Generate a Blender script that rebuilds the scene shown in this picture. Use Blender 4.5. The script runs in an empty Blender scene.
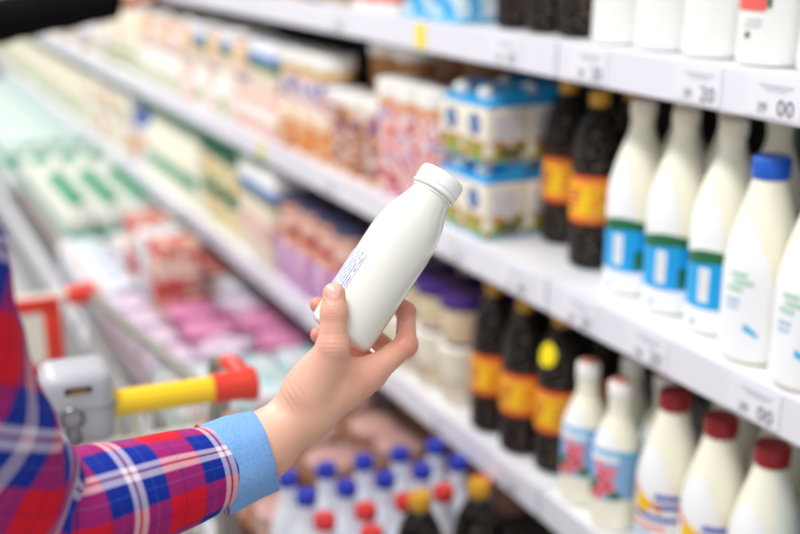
import bpy, bmesh, math, random
import numpy as np
from mathutils import Vector, Matrix
random.seed(7)
SC = bpy.context.scene
COL = SC.collection
PI = math.pi
R_ = math.radians

# ------------------------------------------------------------------ camera
CAMZ = 1.55
FPX = 1111.0
VPX, VPY = -163 - 400, -67 - 267
PITCH = math.atan2(-VPY, FPX)
YAW = math.atan2(-VPX, math.hypot(FPX, VPY))
CAM = Vector((0, 0, CAMZ))
CF = Vector((math.sin(YAW) * math.cos(PITCH), math.cos(YAW) * math.cos(PITCH), -math.sin(PITCH)))
CR = Vector((math.cos(YAW), -math.sin(YAW), 0))
CU = CR.cross(CF)
cd = bpy.data.cameras.new('camera')
cam = bpy.data.objects.new('camera', cd)
COL.objects.link(cam)
cam.location = CAM
cam.rotation_euler = (PI / 2 - PITCH, 0, -YAW)
cd.sensor_width = 36
cd.lens = FPX / 800 * 36
cd.clip_start = .02
cd.dof.use_dof = True
cd.dof.focus_distance = .905
cd.dof.aperture_fstop = 2.5
cd.dof.aperture_blades = 9
SC.camera = cam


def ray(px, py):
    return CF + CR * ((px - 400) / FPX) - CU * ((py - 267) / FPX)


def P(px, py, dep):
    return CAM + ray(px, py) * dep


def on_x(px, py, X):
    d = ray(px, py)
    return CAM + d * (X / d.x)


def on_z(px, py, Z):
    d = ray(px, py)
    return CAM + d * ((Z - CAMZ) / d.z)


# ------------------------------------------------------------------ materials
MATS = {}


def lin(c):
    return tuple(((v / 255) / 12.92 if v / 255 <= .04045 else ((v / 255 + .055) / 1.055) ** 2.4) for v in c) + (1,)


def new_mat(name):
    m = bpy.data.materials.new(name)
    m.use_nodes = True
    return m, m.node_tree, m.node_tree.nodes['Principled BSDF']


def M(name, rgb=None, rough=.45, spec=.5, metal=0, bump=0, bscale=200, sss=0, trans=0, emit=0, var=0, coat=0):
    if name in MATS:
        return MATS[name]
    m, nt, b = new_mat(name)
    N, L = nt.nodes.new, nt.links.new
    b.inputs['Base Color'].default_value = lin(rgb)
    b.inputs['Roughness'].default_value = rough
    b.inputs['Specular IOR Level'].default_value = spec
    b.inputs['Metallic'].default_value = metal
    b.inputs['Transmission Weight'].default_value = trans
    b.inputs['Coat Weight'].default_value = coat
    b.inputs['Coat Roughness'].default_value = .12
    if sss:
        b.inputs['Subsurface Weight'].default_value = sss
        b.inputs['Subsurface Radius'].default_value = (.012, .006, .003)
        b.inputs['Subsurface Scale'].default_value = .6
    if emit:
        b.inputs['Emission Color'].default_value = lin(rgb)
        b.inputs['Emission Strength'].default_value = emit
    tc = N('ShaderNodeTexCoord')
    n = N('ShaderNodeTexNoise')
    n.inputs['Scale'].default_value = bscale
    n.inputs['Detail'].default_value = 3
    L(tc.outputs['Object'], n.inputs['Vector'])
    if var:
        mx = N('ShaderNodeMix'); mx.data_type = 'RGBA'
        mx.inputs['A'].default_value = lin(rgb)
        mx.inputs['B'].default_value = lin([max(0, c * (1 - var)) for c in rgb])
        L(n.outputs['Fac'], mx.inputs['Factor'])
        L(mx.outputs['Result'], b.inputs['Base Color'])
    if bump:
        bp = N('ShaderNodeBump')
        bp.inputs['Strength'].default_value = bump
        bp.inputs['Distance'].default_value = .002
        L(n.outputs['Fac'], bp.inputs['Height'])
        L(bp.outputs['Normal'], b.inputs['Normal'])
    MATS[name] = m
    return m


def BANDS(name, stops, blot=None, rough=.4, axis='Z', dist=.0):
    """printed wrapper: colour bands up the pack; blot = (scale, [(pos, rgb) ...], z0, z1) a printed motif between two heights"""
    if name in MATS:
        return MATS[name]
    m, nt, b = new_mat(name)
    N, L = nt.nodes.new, nt.links.new
    b.inputs['Roughness'].default_value = rough
    tc = N('ShaderNodeTexCoord')
    sp = N('ShaderNodeSeparateXYZ')
    L(tc.outputs['Generated'], sp.inputs[0])
    r = N('ShaderNodeValToRGB')
    cr = r.color_ramp
    cr.interpolation = 'CONSTANT'
    while len(cr.elements) < len(stops):
        cr.elements.new(.5)
    for e, (p, c) in zip(cr.elements, stops):
        e.position = p
        e.color = lin(c)
    L(sp.outputs[axis], r.inputs[0])
    out = r.outputs[0]
    if blot:
        sc, cs, z0, z1 = blot
        n = N('ShaderNodeTexNoise')
        n.inputs['Scale'].default_value = sc
        n.inputs['Detail'].default_value = 1
        n.inputs['Distortion'].default_value = dist
        L(tc.outputs['Object'], n.inputs['Vector'])
        r2 = N('ShaderNodeValToRGB')
        c2 = r2.color_ramp
        c2.interpolation = 'CONSTANT'
        while len(c2.elements) < len(cs):
            c2.elements.new(.5)
        for e, (p, c) in zip(c2.elements, cs):
            e.position = p
            e.color = lin(c)
        L(n.outputs['Fac'], r2.inputs[0])
        g = N('ShaderNodeMath'); g.operation = 'GREATER_THAN'; g.inputs[1].default_value = z0
        l = N('ShaderNodeMath'); l.operation = 'LESS_THAN'; l.inputs[1].default_value = z1
        a = N('ShaderNodeMath'); a.operation = 'MULTIPLY'
        L(sp.outputs[axis], g.inputs[0]); L(sp.outputs[axis], l.inputs[0])
        L(g.outputs[0], a.inputs[0]); L(l.outputs[0], a.inputs[1])
        mx = N('ShaderNodeMix'); mx.data_type = 'RGBA'
        L(a.outputs[0], mx.inputs['Factor'])
        L(out, mx.inputs['A']); L(r2.outputs[0], mx.inputs['B'])
        out = mx.outputs['Result']
    L(out, b.inputs['Base Color'])
    MATS[name] = m
    return m


# ------------------------------------------------------------------ mesh helpers
class G:
    def __init__(s):
        s.v, s.f, s.m, s.uv = [], [], [], None

    def add(s, v, f, mi=0):
        o = len(s.v)
        s.v += [tuple(p) for p in v]
        s.f += [tuple(i + o for i in q) for q in f]
        s.m += [mi] * len(f)
        return s

    def box(s, x0, x1, y0, y1, z0, z1, r=0, mi=0, seg=2):
        bm = bmesh.new()
        bmesh.ops.create_cube(bm, size=1)
        for v in bm.verts:
            v.co = Vector(((x0 + x1) / 2 + v.co.x * (x1 - x0), (y0 + y1) / 2 + v.co.y * (y1 - y0), (z0 + z1) / 2 + v.co.z * (z1 - z0)))
        if r:
            bmesh.ops.bevel(bm, geom=bm.edges[:], offset=r, segments=seg, profile=.5, affect='EDGES')
        bm.verts.index_update()
        s.add([v.co for v in bm.verts], [[v.index for v in f.verts] for f in bm.faces], mi)
        bm.free()
        return s

    def lathe(s, pts, seg=28, mi=0, cap=True, mat=None):
        v, f = [], []
        n = len(pts)
        for r, z in pts:
            for k in range(seg):
                a = 2 * PI * k / seg
                v.append(Vector((r * math.cos(a), r * math.sin(a), z)))
        for i in range(n - 1):
            for k in range(seg):
                k2 = (k + 1) % seg
                f.append((i * seg + k, i * seg + k2, (i + 1) * seg + k2, (i + 1) * seg + k))
        if cap:
            f.append(tuple(range(seg))[::-1])
            f.append(tuple((n - 1) * seg + k for k in range(seg)))
        if mat:
            v = [mat @ p for p in v]
        return s.add(v, f, mi)

    def tube(s, path, r, seg=8, mi=0, caps=True):
        path = [Vector(p) for p in path]
        rs = r if isinstance(r, (list, tuple)) else [r] * len(path)
        up = None
        v, f = [], []
        for i, p in enumerate(path):
            t = (path[min(i + 1, len(path) - 1)] - path[max(i - 1, 0)]).normalized()
            if up is None:
                up = Vector((0, 0, 1)) if abs(t.z) < .9 else Vector((1, 0, 0))
            a = t.cross(up).normalized()
            up = a.cross(t).normalized()
            for k in range(seg):
                an = 2 * PI * k / seg
                v.append(p + (a * math.cos(an) + up * math.sin(an)) * rs[i])
        for i in range(len(path) - 1):
            for k in range(seg):
                k2 = (k + 1) % seg
                f.append((i * seg + k, i * seg + k2, (i + 1) * seg + k2, (i + 1) * seg + k))
        if caps:
            f.append(tuple(range(seg))[::-1])
            f.append(tuple((len(path) - 1) * seg + k for k in range(seg)))
        return s.add(v, f, mi)

    def band(s, prof, zlo, zhi, t0, t1, nt=16, nz=6, eps=.0006, mi=0):
        """patch printed on a turned body; theta 0 faces -X, growing towards -Y"""
        lo = zlo if callable(zlo) else (lambda t: zlo)
        hi = zhi if callable(zhi) else (lambda t: zhi)
        v, f = [], []
        for i in range(nt + 1):
            t = t0 + (t1 - t0) * i / nt
            a, b = lo(t), hi(t)
            for j in range(nz + 1):
                z = a + (b - a) * j / nz
                r = prof(z) + eps
                v.append((-r * math.cos(t), -r * math.sin(t), z))
        for i in range(nt):
            for j in range(nz):
                q = i * (nz + 1) + j
                f.append((q, q + nz + 1, q + nz + 2, q + 1))
        return s.add(v, f, mi)

    def disc(s, prof, t, z, rad, n=14, eps=.001, mi=0, squash=1):
        r0 = prof(z)
        w = rad / r0
        return s.band(prof, lambda a: z - squash * rad * math.sqrt(max(0, 1 - ((a - t) / w) ** 2)), lambda a: z + squash * rad * math.sqrt(max(0, 1 - ((a - t) / w) ** 2)), t - w, t + w, n, 2, eps, mi)

    def build(s, name, mats, parent=None, smooth=True, loc=None, mat=None):
        me = bpy.data.meshes.new(name)
        v = s.v if mat is None else [tuple(mat @ Vector(p)) for p in s.v]
        me.from_pydata(v, [], s.f)
        if not isinstance(mats, (list, tuple)):
            mats = [mats]
        for m in mats:
            me.materials.append(m)
        me.polygons.foreach_set('material_index', s.m)
        me.polygons.foreach_set('use_smooth', [smooth] * len(s.f))
        me.update()
        if smooth:
            try:
                me.set_sharp_from_angle(angle=R_(42))
            except Exception:
                pass
        o = bpy.data.objects.new(name, me)
        COL.objects.link(o)
        if parent:
            o.parent = parent
        if loc is not None:
            o.location = loc
        return o


def prof_fn(pts):
    zs = [p[1] for p in pts]
    rs = [p[0] for p in pts]

    def fn(z):
        return float(np.interp(z, zs, rs))
    return fn


def cr(pts, n=5):
    """smooth curve through (r, z) points"""
    out = []
    P_ = [pts[0]] + list(pts) + [pts[-1]]
    for i in range(1, len(P_) - 2):
        p0, p1, p2, p3 = [np.array(q, float) for q in P_[i - 1:i + 3]]
        for k in range(n):
            t = k / n
            out.append(tuple(.5 * ((2 * p1) + (-p0 + p2) * t + (2 * p0 - 5 * p1 + 4 * p2 - p3) * t * t + (-p0 + 3 * p1 - 3 * p2 + p3) * t ** 3)))
    out.append(tuple(pts[-1]))
    return out


def cr3(pts, n=6):
    return [Vector(p) for p in cr([tuple(p) for p in pts], n)]


def thing(name, label, cat, loc=(0, 0, 0), rz=0, group=None):
    o = bpy.data.objects.new(name, None)
    o.empty_display_size = .05
    COL.objects.link(o)
    o.location = loc
    o.rotation_euler = (0, 0, rz)
    o['label'] = label
    o['category'] = cat
    if group:
        o['group'] = group
    return o


def tag(o, label, cat, group=None):
    o['label'] = label
    o['category'] = cat
    if group:
        o['group'] = group
    return o


def struct(o):
    o['kind'] = 'structure'
    return o


def dup(root, loc, rz, label, group):
    def cp(o, par):
        c = o.copy()
        COL.objects.link(c)
        c.parent = par
        for ch in o.children:
            cp(ch, c)
        return c
    r = cp(root, None)
    r.location = loc
    r.rotation_euler = (0, 0, rz)
    r['label'] = label
    if group:
        r['group'] = group
    return r


class Kind:
    """one build of a product; the first placement moves it, later ones copy it with its parts"""
    def __init__(s, make):
        s.make, s.o = make, None

    def put(s, loc, rz, label, group=None):
        dx = random.uniform(0, .014) if group in ('packs on the middle shelf beyond the cartons', 'packs on the lower shelf') else 0
        loc = (loc[0] + dx, loc[1], loc[2] + .0008)
        if s.o is None:
            s.o = s.make()
            s.o.location = loc
            s.o.rotation_euler = (0, 0, rz)
            s.o['label'] = label
            if group:
                s.o['group'] = group
            return s.o
        return dup(s.o, loc, rz, label, group)


ORD = 'first second third fourth fifth sixth seventh eighth ninth tenth eleventh twelfth thirteenth fourteenth fifteenth sixteenth seventeenth eighteenth'.split()

# ------------------------------------------------------------------ levels of the shelving
XF = .90
ZA, ZB, ZC, ZD = CAMZ - .146, CAMZ - .498, CAMZ - .847, CAMZ - 1.15
LIP = .052
BAY = 1.335
XB = 1.36          # back panel
XD = .53           # front of the deck

white_metal = M('white_enamel', (238, 239, 243), .35)
rail_plastic = M('rail_plastic', (226, 225, 236), .3)
paper = M('tag_paper', (230, 229, 238), .5)
ink = M('tag_ink', (62, 60, 92), .6)
grey_ink = M('tag_grey_ink', (170, 168, 186), .6)
dark_back = M('case_back', (26, 27, 28), .6)  # near-black colour carries the deep shadow behind the bottles
grey_edge = M('grey_edge', (120, 122, 126), .5)
yellow_paper = M('yellow_paper', (240, 222, 40), .6)
green_strip = M('green_strip', (20, 110, 80), .5)


def text_geo(txt, size):
    c = bpy.data.curves.new('t', 'FONT')
    c.body = txt
    c.size = size
    c.resolution_u = 2
    o = bpy.data.objects.new('t', c)
    COL.objects.link(o)
    dg = bpy.context.evaluated_depsgraph_get()
    me = bpy.data.meshes.new_from_object(o.evaluated_get(dg))
    v = [tuple(p.co) for p in me.vertices]
    f = [tuple(p.vertices) for p in me.polygons]
    bpy.data.objects.remove(o)
    bpy.data.meshes.remove(me)
    return v, f


TXT = {}


def price_tag(parent, y, ztop, txt, col=None, w=.085):
    """paper tag slipped in the rail, facing the aisle (-X)"""
    g = G()
    x = XF - .0075
    g.box(x, x + .001, y - w / 2, y + w / 2, ztop - LIP + .005, ztop - .005, 0, 0)
    if txt:
        for k, (s, sz, dy, dz) in enumerate(((txt[0], .016, .016, -.043), (txt[1], .026, -.010, -.044))):
            if (s, sz) not in TXT:
                TXT[(s, sz)] = text_geo(s, sz)
            v, f = TXT[(s, sz)]
            g.add([(x - .0006, y + dy - p[0] + (.006 if k == 0 else .002), ztop + dz + p[1]) for p in v], [q[::-1] for q in f], 1)
        g.box(x - .0004, x, y - .030, y + .02, ztop - .0145, ztop - .0125, 0, 2)
        g.box(x - .0004, x, y - .022, y + .012, ztop - .0185, ztop - .0170, 0, 2)
    return g.build('price_tag', [col or paper, ink, grey_ink], parent, smooth=False)


TAGS = {  # (bay, shelf) -> list of (y, text)
}
for key, pts in {
    (0, 'A'): [(592, 70, '39', '20'), (700, 97, '39', '20'), (776, 112, '39', '00')],
    (1, 'A'): [(508, 52, '38', '20'), (338, 18, '29', '40')],
    (0, 'B'): [(582, 312, '38', '20'), (650, 352, '38', '20'), (757, 407, '39', '00')],
    (1, 'B'): [(518, 287, '37', '40'), (455, 255, '34', '20'), (330, 185, '21', '00')],
    (1, 'C'): [(508, 491, '42', '20'), (435, 425, '31', '00'), (300, 330, '24', '40')],
}.items():
    X0 = XF
    TAGS[key] = [(on_x(px, py, X0).y, (a, b)) for px, py, a, b in pts]

bays = [0, 1, 2, 3, 4, 5, 6, 7]
BAYL = ['holding the large milk bottles, nearest the viewer', 'holding the cartons and cups behind the held bottle'] + \
       ['standing %s along the aisle from the viewer' % ORD[i] for i in range(2, 8)]
for b in bays:
    y0, y1 = b * BAY, (b + 1) * BAY
    t = thing('display_case', 'white open shelving bay ' + BAYL[b], 'display case', ((XF + XB) / 2, (y0 + y1) / 2, 0), 0, 'shelving bays along the wall')
    off = -t.location

    def bl(g, name, m, par, smooth=False):
        # parts keep world numbers in their mesh, shifted to the bay's base
        o = g.build(name, m, par, smooth)
        if par is t:
            o.location = off
        return o
    bl(G().box(XB, XB + .04, y0, y1, .12, 2.1), 'back_panel', dark_back, t)
    bl(G().box(XB - .03, XB, y1 - .022, y1 + .018 - .02, .12, 2.1), 'upright', grey_edge, t)
    for nm, z in (('A', ZA), ('B', ZB), ('C', ZC)):
        dz = -.004 if b == 0 else 0
        s = bl(G().box(XF + .004, XB, y0 + .002, y1 - .002, z - .022, z, .002), 'shelf', white_metal, t)
        bl(G().box(XF - .006, XF + .004, y0 + .003, y1 - .003, z - LIP, z + .001, .002), 'price_rail', rail_plastic, s)
        for (yy, txt) in TAGS.get((b, nm), []):
            price_tag(s, yy, z, txt)
        if b >= 2:
            for k in range(4):
                price_tag(s, y0 + .2 + k * .31, z, None, paper)
        if (b, nm) == (1, 'A'):
            price_tag(s, on_x(424, 30, XF).y, z, None, yellow_paper, .035)
        if (b, nm) == (2, 'B'):
            price_tag(s, on_x(264, 152, XF).y, z, None, yellow_paper, .035)
        if nm == 'B' and b >= 2:
            bl(G().box(XF + .004, XF + .010, y0 + .01, y1 - .01, z - .075, z - .053), 'edge_strip', green_strip, s)
    d = bl(G().box(XD, XB, y0 + .002, y1 - .002, ZD - .03, ZD, .002), 'deck', M('deck_grey', (92, 88, 88), .5), t)
    bl(G().box(XD - .006, XD + .006, y0 + .003, y1 - .003, ZD - .06, ZD + .012, .003), 'price_rail', rail_plastic, d)
    bl(G().box(XD + .04, XB, y0 + .002, y1 - .002, 0, ZD - .03), 'kick_plate', M('kick_grey', (150, 152, 158), .5), t)

# floor, wall behind the shelving
fm, nt, bs = new_mat('floor_tile')
tc = nt.nodes.new('ShaderNodeTexCoord'); bk = nt.nodes.new('ShaderNodeTexBrick')
bk.offset = 0
bk.inputs['Scale'].default_value = 2.2
bk.inputs['Mortar Size'].default_value = .006
bk.inputs['Brick Width'].default_value = 1
bk.inputs['Row Height'].default_value = 1
bk.inputs['Color1'].default_value = lin((214, 210, 204))
bk.inputs['Color2'].default_value = lin((204, 201, 197))
bk.inputs['Mortar'].default_value = lin((150, 146, 142))
nt.links.new(tc.outputs['Object'], bk.inputs['Vector'])
nt.links.new(bk.outputs['Color'], bs.inputs['Base Color'])
bs.inputs['Roughness'].default_value = .25
struct(G().box(-2.6, 1.55, -2.0, 11.2, -.04, 0).build('floor', fm, smooth=False))
struct(G().box(1.42, 1.55, -2.0, 11.2, 0, 3.4).build('wall_right', M('wall_paint', (206, 206, 204), .7, bump=.05, bscale=60), smooth=False))
struct(G().box(-2.6, 1.55, 11.2, 11.3, 0, 3.4).build('wall_back', MATS['wall_paint'], smooth=False))

# ceiling lamps: long fluorescent battens hung over the aisle
lampm = M('tube_glow', (250, 250, 255), .5, emit=6)
for i, (lx, ly) in enumerate([(-.45, .4), (-.45, 2.6), (-.45, 4.8), (-.45, 7.0), (-.45, 9.2)]):
    t = thing('ceiling_lamp', 'long fluorescent lamp hung above the aisle, %s along it' % ORD[i], 'lamp', (lx, ly, 3.1), 0, 'lamps above the aisle')
    G().box(-.13, .13, -.75, .75, .03, .08, .01).build('housing', white_metal, t)
    G().box(-.11, .11, -.73, .73, .012, .03, .004).build('diffuser', lampm, t)
    G().tube([(0, -.5, .08), (0, -.5, .35)], .004).tube([(0, .5, .08), (0, .5, .35)], .004).build('hanger', grey_edge, t)
    L = bpy.data.lights.new('lamp_light', 'AREA')
    L.shape = 'RECTANGLE'
    L.size = .5
    L.size_y = 1.8
    L.energy = 38
    L.color = (1, .985, .96)
    lo = bpy.data.objects.new('lamp_light', L)
    COL.objects.link(lo)
    lo.location = (lx, ly, 3.1)
    lo.rotation_euler = (0, 0, 0)

w = bpy.data.worlds.new('world')
SC.world = w
w.use_nodes = True
bg = w.node_tree.nodes['Background']
bg.inputs[0].default_value = (1, .99, .975, 1)
bg.inputs[1].default_value = .78
SC.view_settings.view_transform = 'Standard'
SC.view_settings.look = 'None'
SC.view_settings.gamma = 1
SC.view_settings.exposure = -.1
try:
    SC.cycles.use_denoising = True
except Exception:
    pass


# ------------------------------------------------------------------ products
milk_pet = M('milk_bottle_plastic', (246, 244, 226), .3, sss=.15, coat=.2)
white_print = M('white_print', (244, 246, 250), .35)
white_cap = M('white_cap', (244, 243, 238), .35)
cream_cap = M('cream_cap', (240, 232, 214), .4)
blue_cap = M('blue_cap', (10, 90, 200), .35)
navy_cap = M('navy_cap', (18, 44, 168), .35)
red_cap = M('red_cap', (206, 44, 46), .35)
dark_red_cap = M('dark_red_cap', (150, 14, 24), .35)
gold_cap = M('gold_cap', (206, 152, 40), .35)
label_blue = M('label_blue', (0, 164, 232), .35)
label_green = M('label_green', (20, 104, 62), .4)
label_lightblue = M('label_lightblue', (136, 184, 226), .4)
label_orange = M('label_orange', (240, 130, 30), .4)
label_yellow = M('label_yellow', (250, 200, 20), .4)
label_red = M('label_red', (206, 52, 40), .4)
label_pink = M('label_pink', (236, 130, 150), .4)
label_stripe = M('label_stripe_blue', (40, 70, 178), .4)
label_dgreen = M('label_leaf_green', (30, 110, 70), .4)
label_grey = M('label_grey_print', (206, 212, 214), .5)
pale_green_print = M('pale_green_print', (176, 214, 196), .5)
pale_blue_print = M('pale_blue_print', (168, 196, 228), .5)
splash_blue = M('splash_blue', (60, 182, 232), .4)
pink_top = M('pink_cap_top', (222, 150, 140), .5)

# dark brown bottle plastic with dimples, their highlights painted as pale spots
mk, nt, bs = new_mat('brown_bottle_plastic')
tc = nt.nodes.new('ShaderNodeTexCoord'); vo = nt.nodes.new('ShaderNodeTexVoronoi')
vo.inputs['Scale'].default_value = 120
rp = nt.nodes.new('ShaderNodeValToRGB')
rp.color_ramp.elements[0].color = lin((128, 112, 98)); rp.color_ramp.elements[0].position = .1
rp.color_ramp.elements[1].color = lin((13, 9, 8)); rp.color_ramp.elements[1].position = .36
bp = nt.nodes.new('ShaderNodeBump'); bp.inputs['Strength'].default_value = .35; bp.inputs['Distance'].default_value = .002
nt.links.new(tc.outputs['Object'], vo.inputs['Vector'])
nt.links.new(vo.outputs['Distance'], rp.inputs[0])
nt.links.new(rp.outputs[0], bs.inputs['Base Color'])
nt.links.new(vo.outputs['Distance'], bp.inputs['Height'])
nt.links.new(bp.outputs[0], bs.inputs['Normal'])
bs.inputs['Roughness'].default_value = .28
bs.inputs['Specular IOR Level'].default_value = .22
brown_pet = mk
kv_label = BANDS('amber_label', [(0, (200, 66, 30)), (.07, (246, 150, 40)), (.22, (250, 176, 50)), (.80, (240, 140, 40)), (.93, (196, 60, 30))],
                 (60, [(0, (240, 140, 30)), (.45, (252, 196, 40)), (.62, (222, 96, 30))], .25, .78))


def make_kvas(sticker=False):
    def f():
        t = thing('drink_bottle', '-', 'bottle')
        pts = cr([(.030, 0), (.036, .004), (.038, .012), (.038, .06), (.0375, .075), (.0375, .15), (.038, .165), (.036, .19), (.029, .218), (.019, .238), (.0135, .246), (.0135, .258)], 4)
        G().lathe(pts, 28).build('bottle_body', brown_pet, t)
        lp = [(.0382, .072), (.0384, .073), (.0384, .146), (.0382, .147)]
        lb = G().lathe(lp, 28, cap=False).build('label', kv_label, t)
        pf = prof_fn(lp)
        G().band(pf, lambda a: .088, lambda a: .132, -.75, .85, 14, 2, .0005, 0).build('label_panel', label_yellow, lb)
        g = G()
        for k in range(4):
            g.band(pf, .120 - k * .009, .125 - k * .009, -.45 + .05 * k, .5 - .08 * k, 6, 1, .0009)
        g.build('label_print', label_red, lb)
        G().lathe([(.0145, .249), (.0155, .251), (.0155, .268), (.0145, .27)], 20).build('cap', gold_cap, t)
        if sticker:
            G().disc(prof_fn(pts), .35, .205, .017, 16, .001, 0, 1.1).build('round_sticker', M('sticker_yellow', (250, 226, 10), .5), t)
        return t
    return f


def make_milk(cap, style, h=.27, pet=None):
    def f():
        t = thing('milk_bottle', '-', 'bottle')
        k = h / .27
        if style == 'tall':
            raw = [(.036, 0), (.0415, .003), (.043, .012), (.0425, .05), (.043, .11), (.0428, .135), (.040, .16), (.033, .187), (.0245, .21), (.0185, .226), (.0165, .238), (.0165, .252)]
        elif style == 'round':
            raw = [(.037, 0), (.0425, .003), (.044, .012), (.0435, .06), (.044, .12), (.042, .145), (.037, .175), (.0305, .20), (.0245, .222), (.0215, .235), (.0195, .246)]
        elif style == 'slim':
            raw = [(.030, 0), (.0345, .003), (.036, .012), (.0355, .06), (.036, .13), (.0345, .155), (.030, .178), (.023, .2), (.0178, .214), (.0165, .225), (.0165, .25)]
        else:   # short
            raw = [(.030, 0), (.0335, .003), (.0345, .01), (.0345, .13), (.033, .15), (.028, .175), (.021, .2), (.0165, .216), (.016, .25)]
        pts = [(r, max(z, 0)) for r, z in cr([(r, z * k) for r, z in raw], 4)]
        body = G().lathe(pts, 32).build('bottle_body', pet or milk_pet, t)
        pf = prof_fn(pts)
        top = raw[-1][1] * k
        crd = {'tall': .0185, 'round': .0225, 'slim': .018, 'short': .0185}[style]
        ch = {'tall': .018, 'round': .023, 'slim': .024, 'short': .018}[style]
        cg = G().lathe([(crd - .001, top - .003), (crd, top - .001), (crd, top + ch - .003), (crd - .0025, top + ch)], 24)
        cp = cg.build('cap', cap, t)
        if style == 'slim':
            G().lathe([(crd - .004, top + ch - .0005), (crd - .004, top + ch + .001)], 20).build('cap_top', pink_top, cp)
        # white printed arch running up the shoulder
        if style in ('tall', 'round', 'slim'):
            z0, z1, wd = {'tall': (.1, .19, .85), 'round': (.008, .19, 1.25), 'slim': (.13, .195, .95)}[style]
            sh = .1
            hi = lambda a: z0 * k + (z1 - z0) * k * math.sqrt(max(0, 1 - (abs((a - sh) / wd)) ** 1.7)) + .001
            G().band(pf, z0 * k, hi, sh - wd, sh + wd, 24, 10, .0006).build('printed_arch', white_print, t)
        return t, pf, k
    return f


def finish(fn, dec):
    def f():
        t, pf, k = fn()
        dec(t, pf, k)
        return t
    return f


def dec_green(t, pf, k):
    lb = G().band(pf, .036, lambda a: .094 + .004 * math.sin(2 * a), -PI, PI, 48, 4, .0008).build('label', label_blue, t)
    g = G().band(pf, lambda a: .093 + .004 * math.sin(2 * a), lambda a: .108 + .006 * math.sin(2 * a + .5), -PI, PI, 48, 2, .0009)
    g.build('green_wave', label_green, lb)
    g = G()
    for i in range(8):
        g.band(pf, .084 - i * .005, .0865 - i * .005, .28, .28 + .2, 3, 1, .0012)
    G().band(pf, .045, .090, .22, .56, 4, 2, .0010).build('white_panel', white_print, lb)
    g.build('label_print', label_grey, lb)
    G().band(pf, lambda a: .040, lambda a: .07 - .02 * abs(a - 1.15), .95, 1.3, 6, 2, .0012).build('leaf_print', label_dgreen, lb)
    G().band(pf, .006, .036, -PI, PI, 40, 4, .0006).build('white_base_print', white_print, t)
    G().disc(pf, .1, .016, .004).build('recycling_mark', M('mark_grey', (110, 130, 120), .5), t)


def dec_splash(t, pf, k):
    g = G()
    for i, (a, z, w_) in enumerate(((-.1, .108, .5), (.0, .099, .6), (-.2, .09, .5))):
        g.band(pf, z, z + .006, a, a + w_, 6, 1, .0011)
    g.build('brand_print', pale_green_print, t)
    G().band(pf, .076, .081, -.2, .25, 6, 1, .0011).band(pf, .068, .072, -.2, .2, 6, 1, .0011).build('blue_print', pale_blue_print, t)
    G().band(pf, lambda a: .043 - .02 * (a - .45), lambda a: .053 - .03 * (a - .45) - .012 * abs(a - .6), .4, .8, 8, 2, .0012).build('splash_mark', splash_blue, t)


def dec_flower(t, pf, k):
    lb = G().band(pf, lambda a: .048 + .006 * math.sin(a), lambda a: .128 + .003 * math.sin(2 * a), -PI, PI, 40, 4, .0008).build('label', label_lightblue, t)
    G().band(pf, .122, .128, -PI, PI, 40, 1, .0012).build('label_edge', splash_blue, lb)
    g = G()
    for a, z, r in ((.35, .09, .012), (.55, .075, .013), (.15, .062, .012), (.7, .098, .009), (.2, .105, .008), (-.4, .058, .011)):
        g.disc(pf, a, z, r, 12, .0013)
    g.build('flower_print', label_pink, lb)
    g = G()
    for a, z, r in ((-.25, .066, .011), (.9, .06, .010), (.05, .078, .007)):
        g.disc(pf, a, z, r, 10, .0016, 0, .7)
    g.build('leaf_print', label_dgreen, lb)
    g = G()
    for a, z, r in ((.35, .09, .005), (.55, .075, .006), (.15, .062, .005)):
        g.disc(pf, a, z, r, 10, .0019)
    g.build('petal_print', label_red, lb)


def dec_sun(t, pf, k):
    g = G().band(pf, lambda a: .106 - .02 * (a + .7), lambda a: .116 - .02 * (a + .7), -1.2, .75, 20, 2, .0011)
    g.band(pf, .052, .058, -1.2, .9, 16, 1, .0010)
    g.build('orange_swoosh', label_orange, t)
    G().disc(pf, .05, .087, .014, 16, .0014).build('sun_print', label_yellow, t)
    g = G()
    for z in (.099, .085):
        g.band(pf, z, z + .008, .5, 1.5, 10, 1, .0010)
    g.band(pf, .066, .0735, -.35, 1.5, 16, 1, .0010)
    g.build('blue_stripes', label_stripe, t)
    g = G()
    for i in range(3):
        g.band(pf, .044 - i * .008, .048 - i * .008, -.6, .5, 8, 1, .0010)
    g.build('label_print', pale_blue_print, t)


def dec_top(t, pf, k):
    g = G()
    for i, (z, a0, a1) in enumerate(((.088, -.4, .7), (.081, -.45, .75))):
        g.band(pf, z, z + .006, a0, a1, 10, 1, .0011)
    g.band(pf, .062, .077, -.5, .6, 10, 2, .0010)
    g.build('red_print', M('red_print', (232, 96, 92), .4), t)
    G().band(pf, .066, .088, .62, .74, 3, 1, .0013).band(pf, .094, .102, -.2, .6, 6, 1, .001).build('green_print', label_dgreen, t)
    G().band(pf, .050, .054, 0, .5, 6, 1, .001).band(pf, .044, .047, -.1, .5, 6, 1, .001).build('grey_print', label_grey, t)
    G().disc(pf, .1, .035, .004).build('green_mark', label_dgreen, t)


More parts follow.
